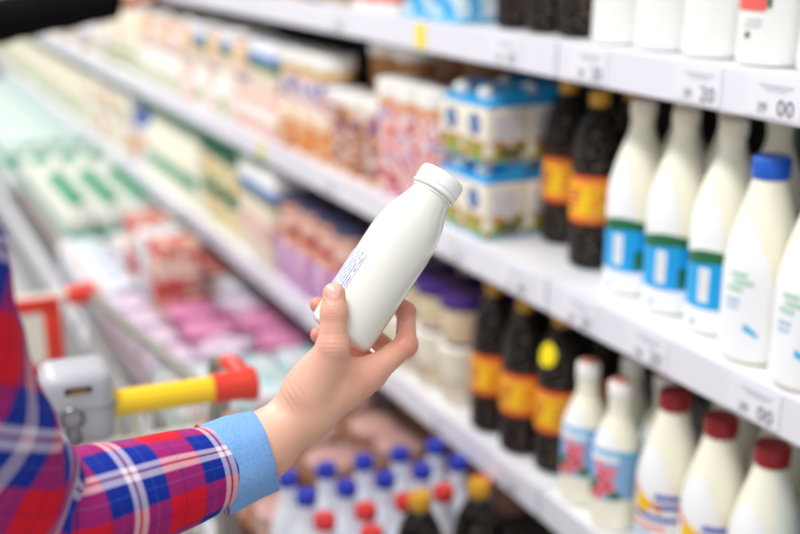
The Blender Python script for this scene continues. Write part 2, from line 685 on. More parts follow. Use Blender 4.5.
K_kvas = Kind(make_kvas())
K_kvas_s = Kind(make_kvas(True))
K_green = Kind(finish(make_milk(cream_cap, 'tall', .275), dec_green))
K_splash = Kind(finish(make_milk(blue_cap, 'round', .247), dec_splash))
K_flower = Kind(finish(make_milk(white_cap, 'slim', .219), dec_flower))
K_sun = Kind(finish(make_milk(dark_red_cap, 'round', .245), dec_sun))
white_pet = M('white_bottle_plastic', (236, 238, 236), .3, sss=.1, coat=.2)
K_top = Kind(finish(make_milk(white_cap, 'tall', .29, white_pet), dec_top))
K_topw = Kind(lambda: make_milk(white_cap, 'tall', .29, white_pet)()[0])
K_plain = Kind(lambda: make_milk(white_cap, 'tall', .29)()[0])


def jit(a=.12):
    return random.uniform(-a, a)


def yrow(z, pxs):
    return [on_z(px, py, z) for px, py in pxs]


# middle shelf, near bay: two dark bottles then the milk bottles
XK = XF + .055
g_ = 'dark brown drink bottles on the middle shelf'
K_kvas.put((1.04, 1.512, ZB), jit(), 'dark brown bottle with amber label standing beside the blue cartons', g_)
K_kvas.put((1.0, 1.372, ZB), jit(), 'dark brown bottle with yellow label standing next to the green-banded milk bottle', g_)
for i, (x, y) in enumerate(((1.125, 1.51), (1.085, 1.40), (1.21, 1.51), (1.17, 1.40))):
    K_kvas.put((x, y, ZB), jit(), ('dark brown bottle in the %s rank, behind the %s front bottle of the middle shelf' % (('second', 'second', 'third', 'third')[i], ('carton-side', 'milk-side')[i % 2])), g_)
g_ = 'milk bottles with green and blue band'
ym = [1.243, 1.150, 1.058]
for i, y in enumerate(ym):
    K_green.put((.981 - .002 * i, y, ZB), jit(.08), 'white milk bottle with blue label and green wave, %s from the dark bottles' % ORD[i], g_)
for i, y in enumerate(ym):
    K_green.put((1.075, y + .02, ZB), jit(.3), 'white milk bottle in the second rank, behind the %s blue-labelled bottle' % ORD[i], g_)
g_ = 'blue-capped milk bottles on the middle shelf'
K_splash.put((.951, .962, ZB), .05, 'white milk bottle with bright blue cap beside the blue-labelled bottles on the middle shelf', g_)
K_splash.put((.945, .868, ZB), -.05, 'white milk bottle at the picture edge, next to the one with bright blue cap', g_)
K_splash.put((1.04, .93, ZB), .3, 'white milk bottle in the second rank, behind the blue-capped bottle of the middle shelf', g_)

# lower shelf, near bay
g_ = 'dark brown drink bottles on the lower shelf'
for i, (x, y) in enumerate(((.945, 1.572), (.947, 1.475))):
    K_kvas.put((x, y, ZC), jit(), 'dark brown bottle with amber label on the lower shelf, %s from the cream cups' % ORD[i], g_)
K_kvas_s.put((.962, 1.39, ZC), -.1, 'dark brown bottle with round yellow sticker on its shoulder', g_)
for i, y in enumerate((1.6, 1.50, 1.41)):
    K_kvas.put((1.05, y, ZC), jit(), 'dark brown bottle in the second rank of the lower shelf, behind the %s front one' % ORD[i], g_)
g_ = 'milk bottles with flower label'
for i, (x, y) in enumerate(((.940, 1.283), (.938, 1.200))):
    K_flower.put((x, y, ZC), jit(.05), 'slim white milk bottle with pink flowers on pale blue label, %s from the dark bottles' % ORD[i], g_)
for i, (x, y) in enumerate(((1.014, 1.272), (1.012, 1.19))):
    K_flower.put((x, y, ZC), jit(.3), 'slim white milk bottle in the second rank, behind the %s flower-labelled bottle' % ORD[i], g_)
g_ = 'milk bottles with dark red caps'
for i, (x, y) in enumerate(((.955, 1.103), (.955, 1.010), (.955, .918))):
    K_sun.put((x, y, ZC), jit(.04), 'white milk bottle with dark red cap and sun label, %s from the flower-labelled bottles' % ORD[i], g_)
for i, (x, y) in enumerate(((1.06, 1.095), (1.06, 1.0), (1.06, .905))):
    K_plain.put((x, y, ZC - .0), jit(.3), 'plain white milk bottle in the second rank, behind the %s dark red cap' % ORD[i], 'plain milk bottles behind the dark red caps')


def make_bluebottle():
    t = thing('water_bottle', 'bottle with big blue cap and bright blue label at the lower right picture corner', 'bottle')
    pts = cr([(.034, 0), (.038, .004), (.039, .012), (.039, .13), (.036, .16), (.026, .185), (.022, .2)], 4)
    G().lathe(pts, 24).build('bottle_body', M('clear_blue_plastic', (150, 190, 214), .2), t)
    pf = prof_fn(pts)
    lb = G().band(pf, .045, .13, -PI, PI, 32, 2, .0008).build('label', label_blue, t)
    g = G()
    for a in (-.5, .2, .9):
        g.disc(pf, a, .09, .014, 12, .0014).disc(pf, a, .06, .008, 10, .0014)
    g.build('label_print', white_print, lb)
    G().lathe([(.022, .171), (.028, .2), (.03, .212), (.027, .224), (.018, .228)], 24).build('cap', navy_cap, t)
    return t


wb = make_bluebottle()
wb.location = (.965, .812, ZC + .0008)

# top shelf
g_ = 'dark brown drink bottles on the top shelf'
for i, y in enumerate((1.55, 1.462, 1.375)):
    K_kvas.put((.965, y, ZA), jit(), 'dark brown bottle on the top shelf, %s from the pale blue cartons' % ORD[i], g_)
g_ = 'milk bottles on the top shelf'
ta = [(612, 47, 'beside the dark bottles'), (648, 56, 'second from the dark bottles'), (683, 64, 'third from the dark bottles'), (722, 70, 'with red and green print, left of two'), (768, 80, 'with red and green print, nearest the picture corner')]
for i, (px, py, l) in enumerate(ta):
    p = on_z(px, py, ZA)
    kd = K_topw if i < 3 else K_top
    kd.put((.955, 1.266 - .0955 * i, ZA), -.1, 'large white top-shelf milk bottle ' + l, g_)
for i, y in enumerate((1.25, 1.15, 1.05)):
    K_topw.put((1.06, y, ZA), 0, 'large white milk bottle in the top shelf second rank, %s from the dark bottles' % ORD[i], g_)


def rbox_kind(name, cat, w, d, h, mat, extra=None, r=.004):
    def f():
        t = thing(name, '-', cat)
        b = G().box(-w / 2, w / 2, -d / 2, d / 2, 0, h, r).build('pack_body', mat, t, smooth=True)
        if extra:
            extra(t, w, d, h)
        return t
    return Kind(f)


def ex_label(mat, z0=.25, z1=.75, inset=.12, extra_mat=None):
    def f(t, w, d, h):
        g = G()
        e = .0012
        g.box(-w / 2 - e, w / 2 - w * inset, -d / 2 - e, d / 2 - d * inset, h * z0, h * z1)
        lb = g.build('label', mat, t, smooth=False)
        if extra_mat:
            g = G()
            e = .002
            zc, zh = h * (z0 + z1) / 2, h * (z1 - z0) * .22
            g.box(-w / 2 - e, w * .24, -d / 2 - e, d * .24, zc - zh, zc + zh)
            g.build('label_print', extra_mat, lb, smooth=False)
    return f


def ex_lid(mat, th=.008, ov=.002):
    def f(t, w, d, h):
        G().box(-w / 2 - ov, w / 2 + ov, -d / 2 - ov, d / 2 + ov, h - .001, h + th, .003).build('lid', mat, t)
    return f


def both(*fs):
    def f(t, w, d, h):
        for q in fs:
            q(t, w, d, h)
    return f


def cup_kind(name, cat, r0, r1, h, mat, lid, band=None, lidh=.012, bandz=(.55, .75), seg=20):
    def f():
        t = thing(name, '-', cat)
        pts = [(r0 * .92, 0), (r0, .003), (r1, h - .004), (r1, h)]
        G().lathe(pts, seg).build('cup_body', mat, t)
        G().lathe([(r1 * .99, h - .003), (r1 + .003, h - .001), (r1 + .003, h + lidh - .003), (r1 - .001, h + lidh)], seg).build('lid', lid, t)
        if band:
            pf = prof_fn(pts)
            G().band(pf, h * bandz[0], h * bandz[1], -PI, PI, seg, 1, .001).build('label', band, t)
        return t
    return Kind(f)


# gable-top milk cartons
carton_m = BANDS('carton_print', [(0, (20, 150, 214)), (.05, (226, 222, 208)), (.1, (236, 230, 216))],
                 (38, [(0, (96, 176, 40)), (.45, (206, 120, 60)), (.56, (96, 176, 40)), (.62, (236, 230, 216))], .06, .42))
carton_top_m = M('carton_gable_blue', (20, 150, 214), .4)


def make_carton():
    t = thing('milk_carton', '-', 'carton')
    w, d, h = .079, .079, .096
    G().box(-w / 2, w / 2, -d / 2, d / 2, 0, h, .002).build('carton_body', carton_m, t)
    v = [(-w / 2, -d / 2, h), (w / 2, -d / 2, h), (w / 2, d / 2, h), (-w / 2, d / 2, h), (w * .12, -d / 2, h + .028), (w / 2, -d / 2, h + .028), (w / 2, d / 2, h + .028), (w * .12, d / 2, h + .028)]
    G().add(v, [(0, 3, 7, 4), (4, 7, 6, 5), (0, 4, 5, 1), (3, 2, 6, 7), (1, 5, 6, 2), (0, 1, 2, 3)]).build('gable_top', carton_top_m, t, smooth=False)
    ang = math.atan2(.028, w * .62)
    mt = Matrix.Translation((-w * .19, 0, h + .014)) @ Matrix.Rotation(-ang, 4, 'Y')
    G().lathe([(.013, 0), (.0135, .002), (.0135, .014), (.012, .016)], 18, mat=mt).build('screw_cap', white_cap, t)
    g = G()
    v = [(-w / 2 - .001, .019 * math.cos(a), .066 + .019 * math.sin(a)) for a in [2 * PI * k / 20 for k in range(20)]]
    em = G().add(v, [tuple(range(20))[::-1]]).build('round_emblem', M('emblem_navy', (34, 66, 140), .4), t, smooth=False)
    v = [(-w / 2 - .0016, .015 * math.cos(a), .066 + .004 * math.sin(a)) for a in [2 * PI * k / 12 for k in range(12)]]
    G().add(v, [tuple(range(12))[::-1]]).build('emblem_print', label_lightblue, em, smooth=False)
    g = G()
    for k in range(12):
        x = -.012 + k * .0035
        g.box(x, x + .0016, -d / 2 - .001, -d / 2, .008, .03)
    g.build('barcode', M('barcode_ink', (60, 60, 66), .5), t, smooth=False)
    g = G()
    for k in range(6):
        g.box(-.024, .02, -d / 2 - .001, -d / 2, .04 + k * .008, .0435 + k * .008)
    g.build('side_print', M('side_print_lilac', (186, 190, 212), .5), t, smooth=False)
    return t


K_carton = Kind(make_carton)
for lv in range(2):
    for r in range(2):
        for c in range(2):
            K_carton.put((.955 + r * .081, 1.601 + c * .081, ZB + lv * .127), 0,
                         'blue and cream milk carton, %s layer, %s row, %s from the dark bottle' % (('lower', 'upper')[lv], ('front', 'rear')[r], ORD[c]), 'milk cartons on the middle shelf')

# ---- middle shelf beyond the cartons
purple = (150, 84, 170)
cup_flower = cup_kind('yogurt_cup', 'cup', .036, .039, .195, BANDS('cup_flower_print', [(0, (206, 160, 180)), (.3, (240, 228, 228)), (.9, (230, 160, 100))], (34, [(0, (196, 70, 76)), (.42, (244, 236, 236)), (.5, (228, 110, 96)), (.58, (246, 240, 240)), (.64, (150, 140, 200))], .05, .9)), white_cap, lidh=.032)
tub_kraft = cup_kind('kraft_tub', 'tub', .050, .055, .112, M('kraft_brown', (176, 124, 72), .6), white_cap, lidh=.022)
cup_kraft_dark = cup_kind('brown_tub', 'tub', .05, .054, .09, M('kraft_dark', (120, 74, 44), .6), M('brown_lid', (150, 92, 52), .5), lidh=.015)
cup_tall = cup_kind('dessert_cup', 'cup', .035, .039, .150, BANDS('tall_cup_print', [(0, (214, 150, 90)), (.25, (236, 214, 206))], (30, [(0, (160, 50, 60)), (.42, (240, 222, 206)), (.5, (206, 140, 90)), (.58, (120, 80, 60)), (.64, (130, 80, 160))], .1, .95)), white_cap, lidh=.022)
jar_gold = cup_kind('gold_banded_jar', 'jar', .046, .048, .105, BANDS('jar_print', [(0, (244, 236, 228)), (.8, (214, 164, 50))], (40, [(0, (90, 84, 170)), (.44, (246, 240, 236)), (.56, (206, 90, 90)), (.63, (246, 240, 236))], .1, .74)), white_cap, lidh=.032)
cup_orange = cup_kind('orange_cup', 'cup', .036, .042, .085, BANDS('orange_cup_print', [(0, (226, 150, 80)), (.2, (240, 190, 130)), (.8, (246, 220, 186))], (44, [(0, (232, 140, 70)), (.48, (244, 196, 140)), (.62, (206, 90, 60))], .2, .8)), M('cream_lid', (246, 226, 200), .4))
pack_bands = rbox_kind('banded_pack', 'pack', .09, .10, .12, BANDS('bands_print', [(0, (240, 214, 206)), (.36, (110, 140, 50)), (.55, (80, 130, 200)), (.75, (240, 242, 248))], None), ex_label(M('cream_patch', (238, 222, 208), .5), .05, .33), .008)
pack_cream = rbox_kind('cream_pack', 'pack', .10, .12, .13, BANDS('cream_pack_print', [(0, (60, 84, 150)), (.08, (242, 222, 204)), (.86, (120, 150, 170)), (.92, (246, 240, 230))], (26, [(0, (240, 222, 206)), (.45, (244, 220, 196)), (.53, (220, 130, 66)), (.62, (244, 228, 210))], .2, .8)), ex_label(M('gold_print', (236, 206, 160), .5), .40, .62), .016)
pack_pink = rbox_kind('pink_pack', 'pack', .10, .12, .115, BANDS('pink_pack_print', [(0, (236, 206, 200)), (.15, (244, 226, 220)), (.85, (238, 214, 200))], (24, [(0, (232, 130, 110)), (.42, (246, 226, 216)), (.54, (232, 160, 90)), (.62, (110, 180, 60))], .1, .9)), ex_label(M('pale_patch', (248, 240, 236), .5), .3, .6), .012)
pack_green = rbox_kind('green_print_pack', 'pack', .10, .13, .12, BANDS('green_pack_print', [(0, (236, 232, 224)), (.85, (250, 248, 240))], (20, [(0, (90, 180, 60)), (.40, (246, 240, 228)), (.56, (232, 170, 140)), (.64, (140, 180, 214))], .1, .9)), ex_label(M('white_patch', (250, 250, 246), .5), .5, .8), .008)
box_white = rbox_kind('white_carton', 'carton', .14, .18, .235, M('white_card', (236, 228, 206), .5, var=.03, bscale=6), ex_label(M('blue_grey_print', (120, 160, 120), .5), .06, .3, .1, M('cream_print', (236, 226, 204), .5)), .006)
box_blue = rbox_kind('blue_white_pack', 'pack', .12, .14, .13, BANDS('bluewhite_print', [(0, (226, 224, 222)), (.4, (120, 150, 206)), (.62, (236, 236, 240))], None), ex_label(M('olive_print', (170, 150, 110), .5), .08, .32), .008)

gB = 'packs on the middle shelf beyond the cartons'
ZB1 = ZB + .122
for i, y in enumerate((1.79, 1.876, 1.962)):
    cup_flower.put((.945, y, ZB), jit(3), 'tall flower-printed yogurt cup with white lid, %s past the cartons' % ORD[i], gB)
for i, y in enumerate((1.80, 1.915)):
    cup_kraft_dark.put((1.06, y, ZB), 0, 'brown tub behind the flower-printed cups, lower layer, %s past the cartons' % ORD[i], gB)
    cup_kraft_dark.put((1.06, y, ZB + .107), 0, 'brown tub behind the flower-printed cups, middle layer, %s past the cartons' % ORD[i], gB)
    cup_kraft_dark.put((1.06, y, ZB + .213), 0, 'brown tub behind the flower-printed cups, top layer, %s past the cartons' % ORD[i], gB)
for i, y in enumerate((2.050, 2.137, 2.224)):
    cup_tall.put((.945, y, ZB), jit(3), 'tall patterned dessert cup with white lid, %s past the flower-printed cups' % ORD[i], gB)
for i, y in enumerate((2.09, 2.21)):
    tub_kraft.put((1.06, y, ZB), 0, 'kraft brown tub with white lid, bottom one of the stack behind dessert cup %s' % ORD[i], gB)
    tub_kraft.put((1.06, y, ZB + .1365), 0, 'kraft brown tub with white lid, top one of the stack behind dessert cup %s' % ORD[i], gB)
for i, y in enumerate((2.318, 2.423, 2.528)):
    cup_orange.put((.945, y, ZB), jit(3), 'orange dessert cup under a gold-banded jar, %s past the dessert cups' % ORD[i], gB)
    jar_gold.put((.955, y, ZB + .0985), jit(3), 'gold-banded white jar with tall white lid, %s past the kraft tubs' % ORD[i], gB)
for i, y in enumerate((2.64, 2.765)):
    pack_pink.put((.955, y, ZB), 0, 'pink printed pack under a blue and green banded pack, %s past the orange cups' % ORD[i], gB)
    pack_bands.put((.955, y, ZB + .1165), 0, 'pack with blue and green bands, %s past the gold-banded jars' % ORD[i], gB)
for i, y in enumerate((2.89, 3.015, 3.14, 3.265, 3.39)):
    (pack_pink, pack_green)[i % 2].put((.96, y, ZB), 0, '%s in the lower layer, %s past the stacked banded packs' % (('pink printed pack', 'white pack with green print')[i % 2], ORD[i]), gB)
    (pack_cream, pack_bands)[i % 2].put((.96, y, ZB + .1225), 0, '%s in the upper layer, %s past the gold-banded jars' % (('cream pack with gold print', 'blue and green banded pack')[i % 2], ORD[i]), gB)
for i, y in enumerate((3.52, 3.655, 3.79, 3.925)):
    pack_green.put((.96, y, ZB), 0, 'white pack with green print, lower layer, %s past the cream packs' % ORD[i], gB)
    (pack_pink, pack_cream)[i % 2].put((.96, y, ZB + .1225), 0, '%s on a green-printed pack, %s past the cream packs' % (('pink printed pack', 'cream pack')[i % 2], ORD[i]), gB)
for i, y in enumerate((4.10, 4.29, 4.48)):
    box_white.put((.985, y, ZB), 0, 'large plain white carton on the middle shelf, %s past the green-printed packs' % ORD[i], gB)
for i in range(9):
    (box_blue, pack_cream, pack_green)[i % 3].put((.975, 4.66 + i * .155, ZB), 0, '%s in the far lower layer, %s past the plain white cartons' % (('blue and white pack', 'cream pack', 'white pack with green print')[i % 3], ORD[i]), gB)
    (pack_pink, box_blue, pack_cream)[i % 3].put((.975, 4.66 + i * .155, ZB + .1325), 0, '%s in the far upper layer, %s past the plain white cartons' % (('pink printed pack', 'blue and white pack', 'cream pack')[i % 3], ORD[i]), gB)
for i in range(9):
    box_white.put((.985, 6.1 + i * .19, ZB), 0, 'large plain white carton at the far end of the middle shelf, %s along' % ORD[i], gB)

# ---- top shelf beyond the dark bottles
pale_box = rbox_kind('pale_blue_carton', 'carton', .09, .10, .2, BANDS('paleblue_print', [(0, (110, 200, 240)), (.2, (190, 228, 246)), (.5, (236, 246, 252))], (18, [(0, (60, 176, 236)), (.45, (206, 234, 248)), (.6, (240, 248, 252))], .05, .6)), None, .004)
red_box = rbox_kind('red_print_pack', 'pack', .09, .10, .16, BANDS('redprint', [(0, (244, 240, 240)), (.12, (232, 110, 104)), (.24, (246, 240, 238))], None), ex_label(M('red_patch', (226, 90, 90), .5), .3, .5), .004)
gA = 'packs on the top shelf'
for i, y in enumerate((1.70, 1.81)):
    pale_box.put((.955, y, ZA), 0, 'pale blue carton on the top shelf, %s past the dark bottles' % ORD[i], gA)
for i, y in enumerate((1.94, 2.05)):
    red_box.put((.955, y, ZA), 0, 'white pack with red print on the top shelf, %s past the pale blue cartons' % ORD[i], gA)
for i in range(9):
    (box_blue, pack_cream, pack_pink)[i % 3].put((.97, 2.2 + i * .155, ZA), 0, '%s on the top shelf, %s past the red-printed packs' % (('blue and white pack', 'cream pack', 'pink printed pack')[i % 3], ORD[i]), gA)

# ---- lower shelf beyond the dark bottles
cup_cream = cup_kind('cream_yogurt_cup', 'cup', .038, .043, .10, BANDS('cream_cup_print', [(0, (236, 228, 204)), (.2, (206, 186, 160)), (.5, (240, 234, 214))], (40, [(0, (186, 160, 150)), (.45, (222, 200, 170)), (.6, (240, 232, 206))], .22, .5)), M('clear_cream_lid', (240, 236, 222), .3), lidh=.014)
cup_purple = cup_kind('purple_lidded_cup', 'cup', .038, .043, .075, BANDS('purple_cup_print', [(0, (110, 80, 140)), (.12, (236, 220, 186)), (.75, (226, 206, 170))], None), M('purple_lid', (66, 36, 116), .35), lidh=.016)
pack_purple = rbox_kind('purple_multipack', 'pack', .10, .115, .12, BANDS('purple_pack_print', [(0, (220, 150, 190)), (.2, (226, 190, 214)), (.9, (206, 150, 120))], (36, [(0, (130, 50, 160)), (.42, (222, 190, 222)), (.5, (160, 70, 170)), (.58, (240, 220, 226)), (.66, (214, 90, 160))], .05, .92)), None, .006)
cup_berry = cup_kind('berry_cup', 'cup', .044, .05, .085, BANDS('berry_print', [(0, (176, 60, 80)), (.3, (216, 100, 100)), (.75, (236, 190, 170))], (40, [(0, (190, 50, 70)), (.45, (226, 120, 110)), (.58, (240, 200, 180))], .2, .8)), M('dark_blue_lid', (60, 60, 96), .4), M('berry_patch', (240, 206, 190), .5), .01, (.35, .7))
pack_whiteblue = rbox_kind('white_blue_multipack', 'pack', .10, .15, .10, BANDS('whiteblue_print', [(0, (120, 130, 60)), (.22, (60, 120, 200)), (.5, (246, 246, 246))], None), ex_lid(M('white_film', (248, 246, 242), .4), .006), .01)
pack_beige = rbox_kind('beige_carton', 'carton', .11, .15, .155, M('beige_card', (236, 222, 202), .5, var=.06, bscale=14), ex_label(M('rose_print', (222, 180, 170), .5), .45, .75, .25), .006)
tub_green = cup_kind('green_lidded_tub', 'tub', .055, .06, .09, BANDS('green_tub_print', [(0, (226, 214, 150)), (.3, (236, 226, 190))], (30, [(0, (226, 180, 90)), (.45, (238, 228, 190)), (.62, (160, 180, 70))], .1, .8)), M('dark_green_lid', (14, 104, 72), .4), lidh=.03)
bottle_green = Kind(lambda: finish(make_milk(M('teal_cap', (20, 150, 120), .4), 'short', .25), lambda t, pf, k: G().band(pf, .05, .10, -.35, .75, 10, 2, .001).build('label', M('teal_label', (60, 160, 130), .4), t))())
gC = 'packs on the lower shelf'
for i, y in enumerate((1.70, 1.795, 1.89, 1.985, 2.08)):
    cup_cream.put((.945, y, ZC), jit(3), 'cream yogurt cup under a purple-lidded cup, %s past the dark bottles' % ORD[i], gC)
    cup_purple.put((.945, y, ZC + .1155), jit(3), 'cream cup with purple lid on another cup, %s past the dark bottles' % ORD[i], gC)
for i, y in enumerate((1.72, 1.82, 1.92)):
    cup_purple.put((1.05, y, ZC), 0, 'cream cup with purple lid in the rear row, bottom of stack %s' % ORD[i], gC)
    cup_purple.put((1.05, y, ZC + .101), 0, 'cream cup with purple lid in the rear row, middle of stack %s' % ORD[i], gC)
    cup_purple.put((1.05, y, ZC + .202), 0, 'cream cup with purple lid in the rear row, top of stack %s' % ORD[i], gC)
for i, y in enumerate((2.20, 2.32, 2.44, 2.56)):
    pack_purple.put((.955, y, ZC), 0, 'purple and pink multipack under a berry cup, %s past the purple-lidded cups' % ORD[i], gC)
    cup_berry.put((.955, y, ZC + .122), jit(3), 'red berry cup with dark lid on a purple multipack, %s past the purple-lidded cups' % ORD[i], gC)
for i, y in enumerate((2.70, 2.86)):
    pack_beige.put((.96, y, ZC), 0, 'beige carton under a white and blue multipack, %s past the purple multipacks' % ORD[i], gC)
    pack_whiteblue.put((.96, y, ZC + .1575), 0, 'white and blue multipack on a beige carton, %s past the berry cups' % ORD[i], gC)
for i, y in enumerate((3.02, 3.15, 3.28)):
    tub_green.put((.97, y, ZC), jit(3), 'cream tub with green lid, lower layer, %s past the beige cartons' % ORD[i], gC)
    tub_green.put((.97, y, ZC + .123), jit(3), 'cream tub with green lid, upper layer, %s past the beige cartons' % ORD[i], gC)
for i in range(8):
    bottle_green.put((.95, 3.42 + i * .08, ZC), jit(.1), 'white bottle with teal cap on the lower shelf, %s past the green-lidded tubs' % ORD[i], 'white bottles with teal caps on the lower shelf')
drum = cup_kind('blue_topped_tub', 'tub', .07, .075, .16, BANDS('drum_print', [(0, (240, 230, 220)), (.5, (230, 160, 120)), (.7, (240, 240, 240))], None), M('blue_lid', (60, 104, 190), .35), lidh=.045)
drum.put((.99, 4.16, ZC), 0, 'white tub with large rounded blue lid on the lower shelf', gC)
for i in range(6):
    (pack_cream, pack_green)[i % 2].put((.965, 4.34 + i * .14, ZC), 0, '%s on the lower shelf, %s past the blue-lidded tub' % (('cream pack', 'white pack with green print')[i % 2], ORD[i]), gC)
    (pack_green, pack_cream)[i % 2].put((.965, 4.34 + i * .14, ZC + .133 - .010 * (i % 2)), 0, '%s stacked on another, %s past the blue-lidded tub' % (('white pack with green print', 'cream pack')[i % 2], ORD[i]), gC)
for i in range(18):
    box_white.put((.985, 5.24 + i * .19, ZC), 0, 'large plain white carton on the far lower shelf, %s from the cream packs' % ORD[i], gC)

# ---- bottom deck
pale_pet = M('pale_bottle_plastic', (226, 230, 240), .3, sss=.1)
K_bcap = Kind(lambda: finish(make_milk(navy_cap, 'short', .266, pale_pet), lambda t, pf, k: G().band(pf, .06, .11, -PI, PI, 24, 2, .0008).build('label', M('pale_label', (206, 214, 236), .4), t))())
K_rcap = Kind(lambda: finish(make_milk(red_cap, 'short', .258, pale_pet), lambda t, pf, k: G().band(pf, .06, .11, -PI, PI, 24, 2, .0008).build('label', M('rose_label', (240, 214, 216), .4), t))())
gD = 'blue-capped white bottles on the bottom deck'
for r, (y, xs) in enumerate(((1.63, (.577, .6485, .720, .7915, .863)), (1.555, (.583, .6545, .726, .7975, .869)))):
    for i, x in enumerate(xs):
        K_bcap.put((x, y + jit(.001), ZD), jit(), 'white bottle with dark blue cap, %s row of the deck, %s from the aisle' % (('rear', 'front')[r], ORD[i]), gD)
gD = 'red-capped white bottles on the bottom deck'
for r, (y, xs) in enumerate(((1.482, (.585, .657, .729, .801, .873)), (1.41, (.635,)))):
    for i, x in enumerate(xs):
        K_rcap.put((x, y, ZD), jit(), 'white bottle with red cap, %s row of the deck, %s from the aisle' % (('rear', 'front')[r], ORD[i]), gD)
gD = 'dark brown drink bottles on the bottom deck'
K_kvas.put((.712, 1.395, ZD), 0, 'dark brown bottle with gold cap on the bottom deck, nearer the aisle', gD).scale = (1.14, 1.14, 1.14)
K_kvas.put((.815, 1.39, ZD), 0, 'dark brown bottle with gold cap on the bottom deck, beside the shelf edge', gD).scale = (1.14, 1.14, 1.14)

gD = 'packs on the bottom deck'
tub_brown = cup_kind('lidded_tub', 'tub', .050, .055, .10, BANDS('brown_tub_print', [(0, (120, 76, 52)), (.25, (206, 140, 96)), (.6, (196, 120, 84)), (.8, (120, 80, 70))], (22, [(0, (110, 70, 56)), (.42, (214, 140, 90)), (.52, (226, 200, 190)), (.6, (206, 150, 130))], .1, .95)), M('rose_lid', (190, 148, 140), .4), lidh=.022)
tub_pinkish = cup_kind('peach_tub', 'tub', .05, .056, .085, BANDS('peach_tub_print', [(0, (196, 90, 90)), (.2, (236, 196, 180)), (.7, (214, 150, 130))], None), M('peach_lid', (206, 160, 150), .4), lidh=.02)
pack_aqua = rbox_kind('aqua_pack', 'pack', .14, .14, .12, BANDS('aqua_print', [(0, (206, 186, 196)), (.3, (206, 226, 230)), (.7, (190, 220, 224))], (16, [(0, (150, 206, 214)), (.42, (220, 236, 236)), (.6, (226, 196, 214))], .2, 1.1)), ex_label(M('white_patch2', (232, 242, 242), .5), .3, .7), .01)
tub_mag = cup_kind('magenta_tub', 'tub', .062, .070, .105, BANDS('magenta_tub_print', [(0, (196, 20, 110)), (.12, (226, 20, 140)), (.62, (232, 150, 200)), (.85, (224, 60, 150))], (26, [(0, (226, 0, 130)), (.5, (230, 90, 170)), (.6, (240, 200, 224))], .1, .62)), M('pinkish_lid', (224, 140, 184), .4), M('white_strip', (236, 220, 230), .5), .012, (.66, .84))
pack_red = rbox_kind('red_pack', 'pack', .13, .15, .14, BANDS('red_pack_print', [(0, (186, 40, 40)), (.3, (220, 130, 110)), (.55, (206, 60, 56))], (16, [(0, (196, 40, 44)), (.44, (206, 60, 54)), (.54, (230, 196, 176)), (.64, (190, 50, 54))], .1, 1.1)), ex_label(M('cream_patch2', (232, 204, 186), .5), .3, .7), .01)
pack_lilac = rbox_kind('lilac_pack', 'pack', .122, .122, .12, BANDS('lilac_print', [(0, (220, 170, 204)), (.4, (226, 206, 226)), (.8, (220, 190, 216))], (18, [(0, (206, 80, 150)), (.4, (230, 212, 230)), (.6, (200, 190, 226))], .1, 1.1)), None, .01)
pack_pale = rbox_kind('pale_pack', 'pack', .135, .14, .13, BANDS('pale_print', [(0, (226, 200, 200)), (.3, (216, 226, 236)), (.8, (232, 238, 242))], (14, [(0, (176, 200, 226)), (.42, (236, 240, 244)), (.62, (230, 170, 166))], .1, 1.1)), None, .01)
COLS = [(.625, 'nearest the aisle'), (.785, 'second from the aisle'), (.945, 'third from the aisle'), (1.105, 'deepest in')]
HT = {}


def deck_rows(kinds, ys, mark, h, lay=(1, 1, 1, 1), cols=(0, 1, 2, 3), rot=.06):
    for i, y in enumerate(ys):
        for j in cols:
            x, cw = COLS[j]
            kind, word = kinds[(i + j) % len(kinds)]
            for l in range(lay[j]):
                kind.put((x + jit(.004), y + jit(.004), ZD + l * (h + .002)), jit(rot),
                         '%s, %s row %s, %s%s' % (word, ORD[i], mark, cw, '' if lay[j] == 1 else (', lower', ', upper', ', topmost')[l]), gD)


deck_rows([(tub_brown, 'brown tub with rose lid')], (1.775, 1.925), 'past the blue caps', .122, (1, 1, 1, 1), rot=3)
deck_rows([(tub_pinkish, 'peach tub with darker lid'), (tub_brown, 'brown tub with rose lid')], (2.07, 2.195), 'past the front tubs', .122, (1, 1, 1, 1), rot=3)
deck_rows([(pack_aqua, 'pale aqua pack')], (2.335, 2.485), 'past the peach tubs', .12)
deck_rows([(pack_lilac, 'lilac pack')], (2.65, 2.81, 2.97, 3.13), 'past the aqua packs', .12, cols=(0,))
deck_rows([(tub_mag, 'magenta tub'), (pack_lilac, 'lilac pack'), (tub_mag, 'magenta tub')], (2.66, 2.82, 2.98), 'past the aqua packs', .124, (1, 1, 1, 1), cols=(1, 2, 3), rot=3)
deck_rows([(pack_red, 'red and cream pack'), (pack_red, 'red and cream pack'), (pack_pale, 'pale white and blue pack')], (3.14, 3.30, 3.46), 'past the magenta packs', .14, (1, 2, 1, 1), cols=(1, 2, 3))
deck_rows([(pack_pale, 'pale white and blue pack')], (3.30, 3.46), 'past the lilac packs', .13, cols=(0,))
deck_rows([(pack_pale, 'pale white and blue pack')], (3.63, 3.79), 'past the red packs', .13, (1, 1, 1, 1))

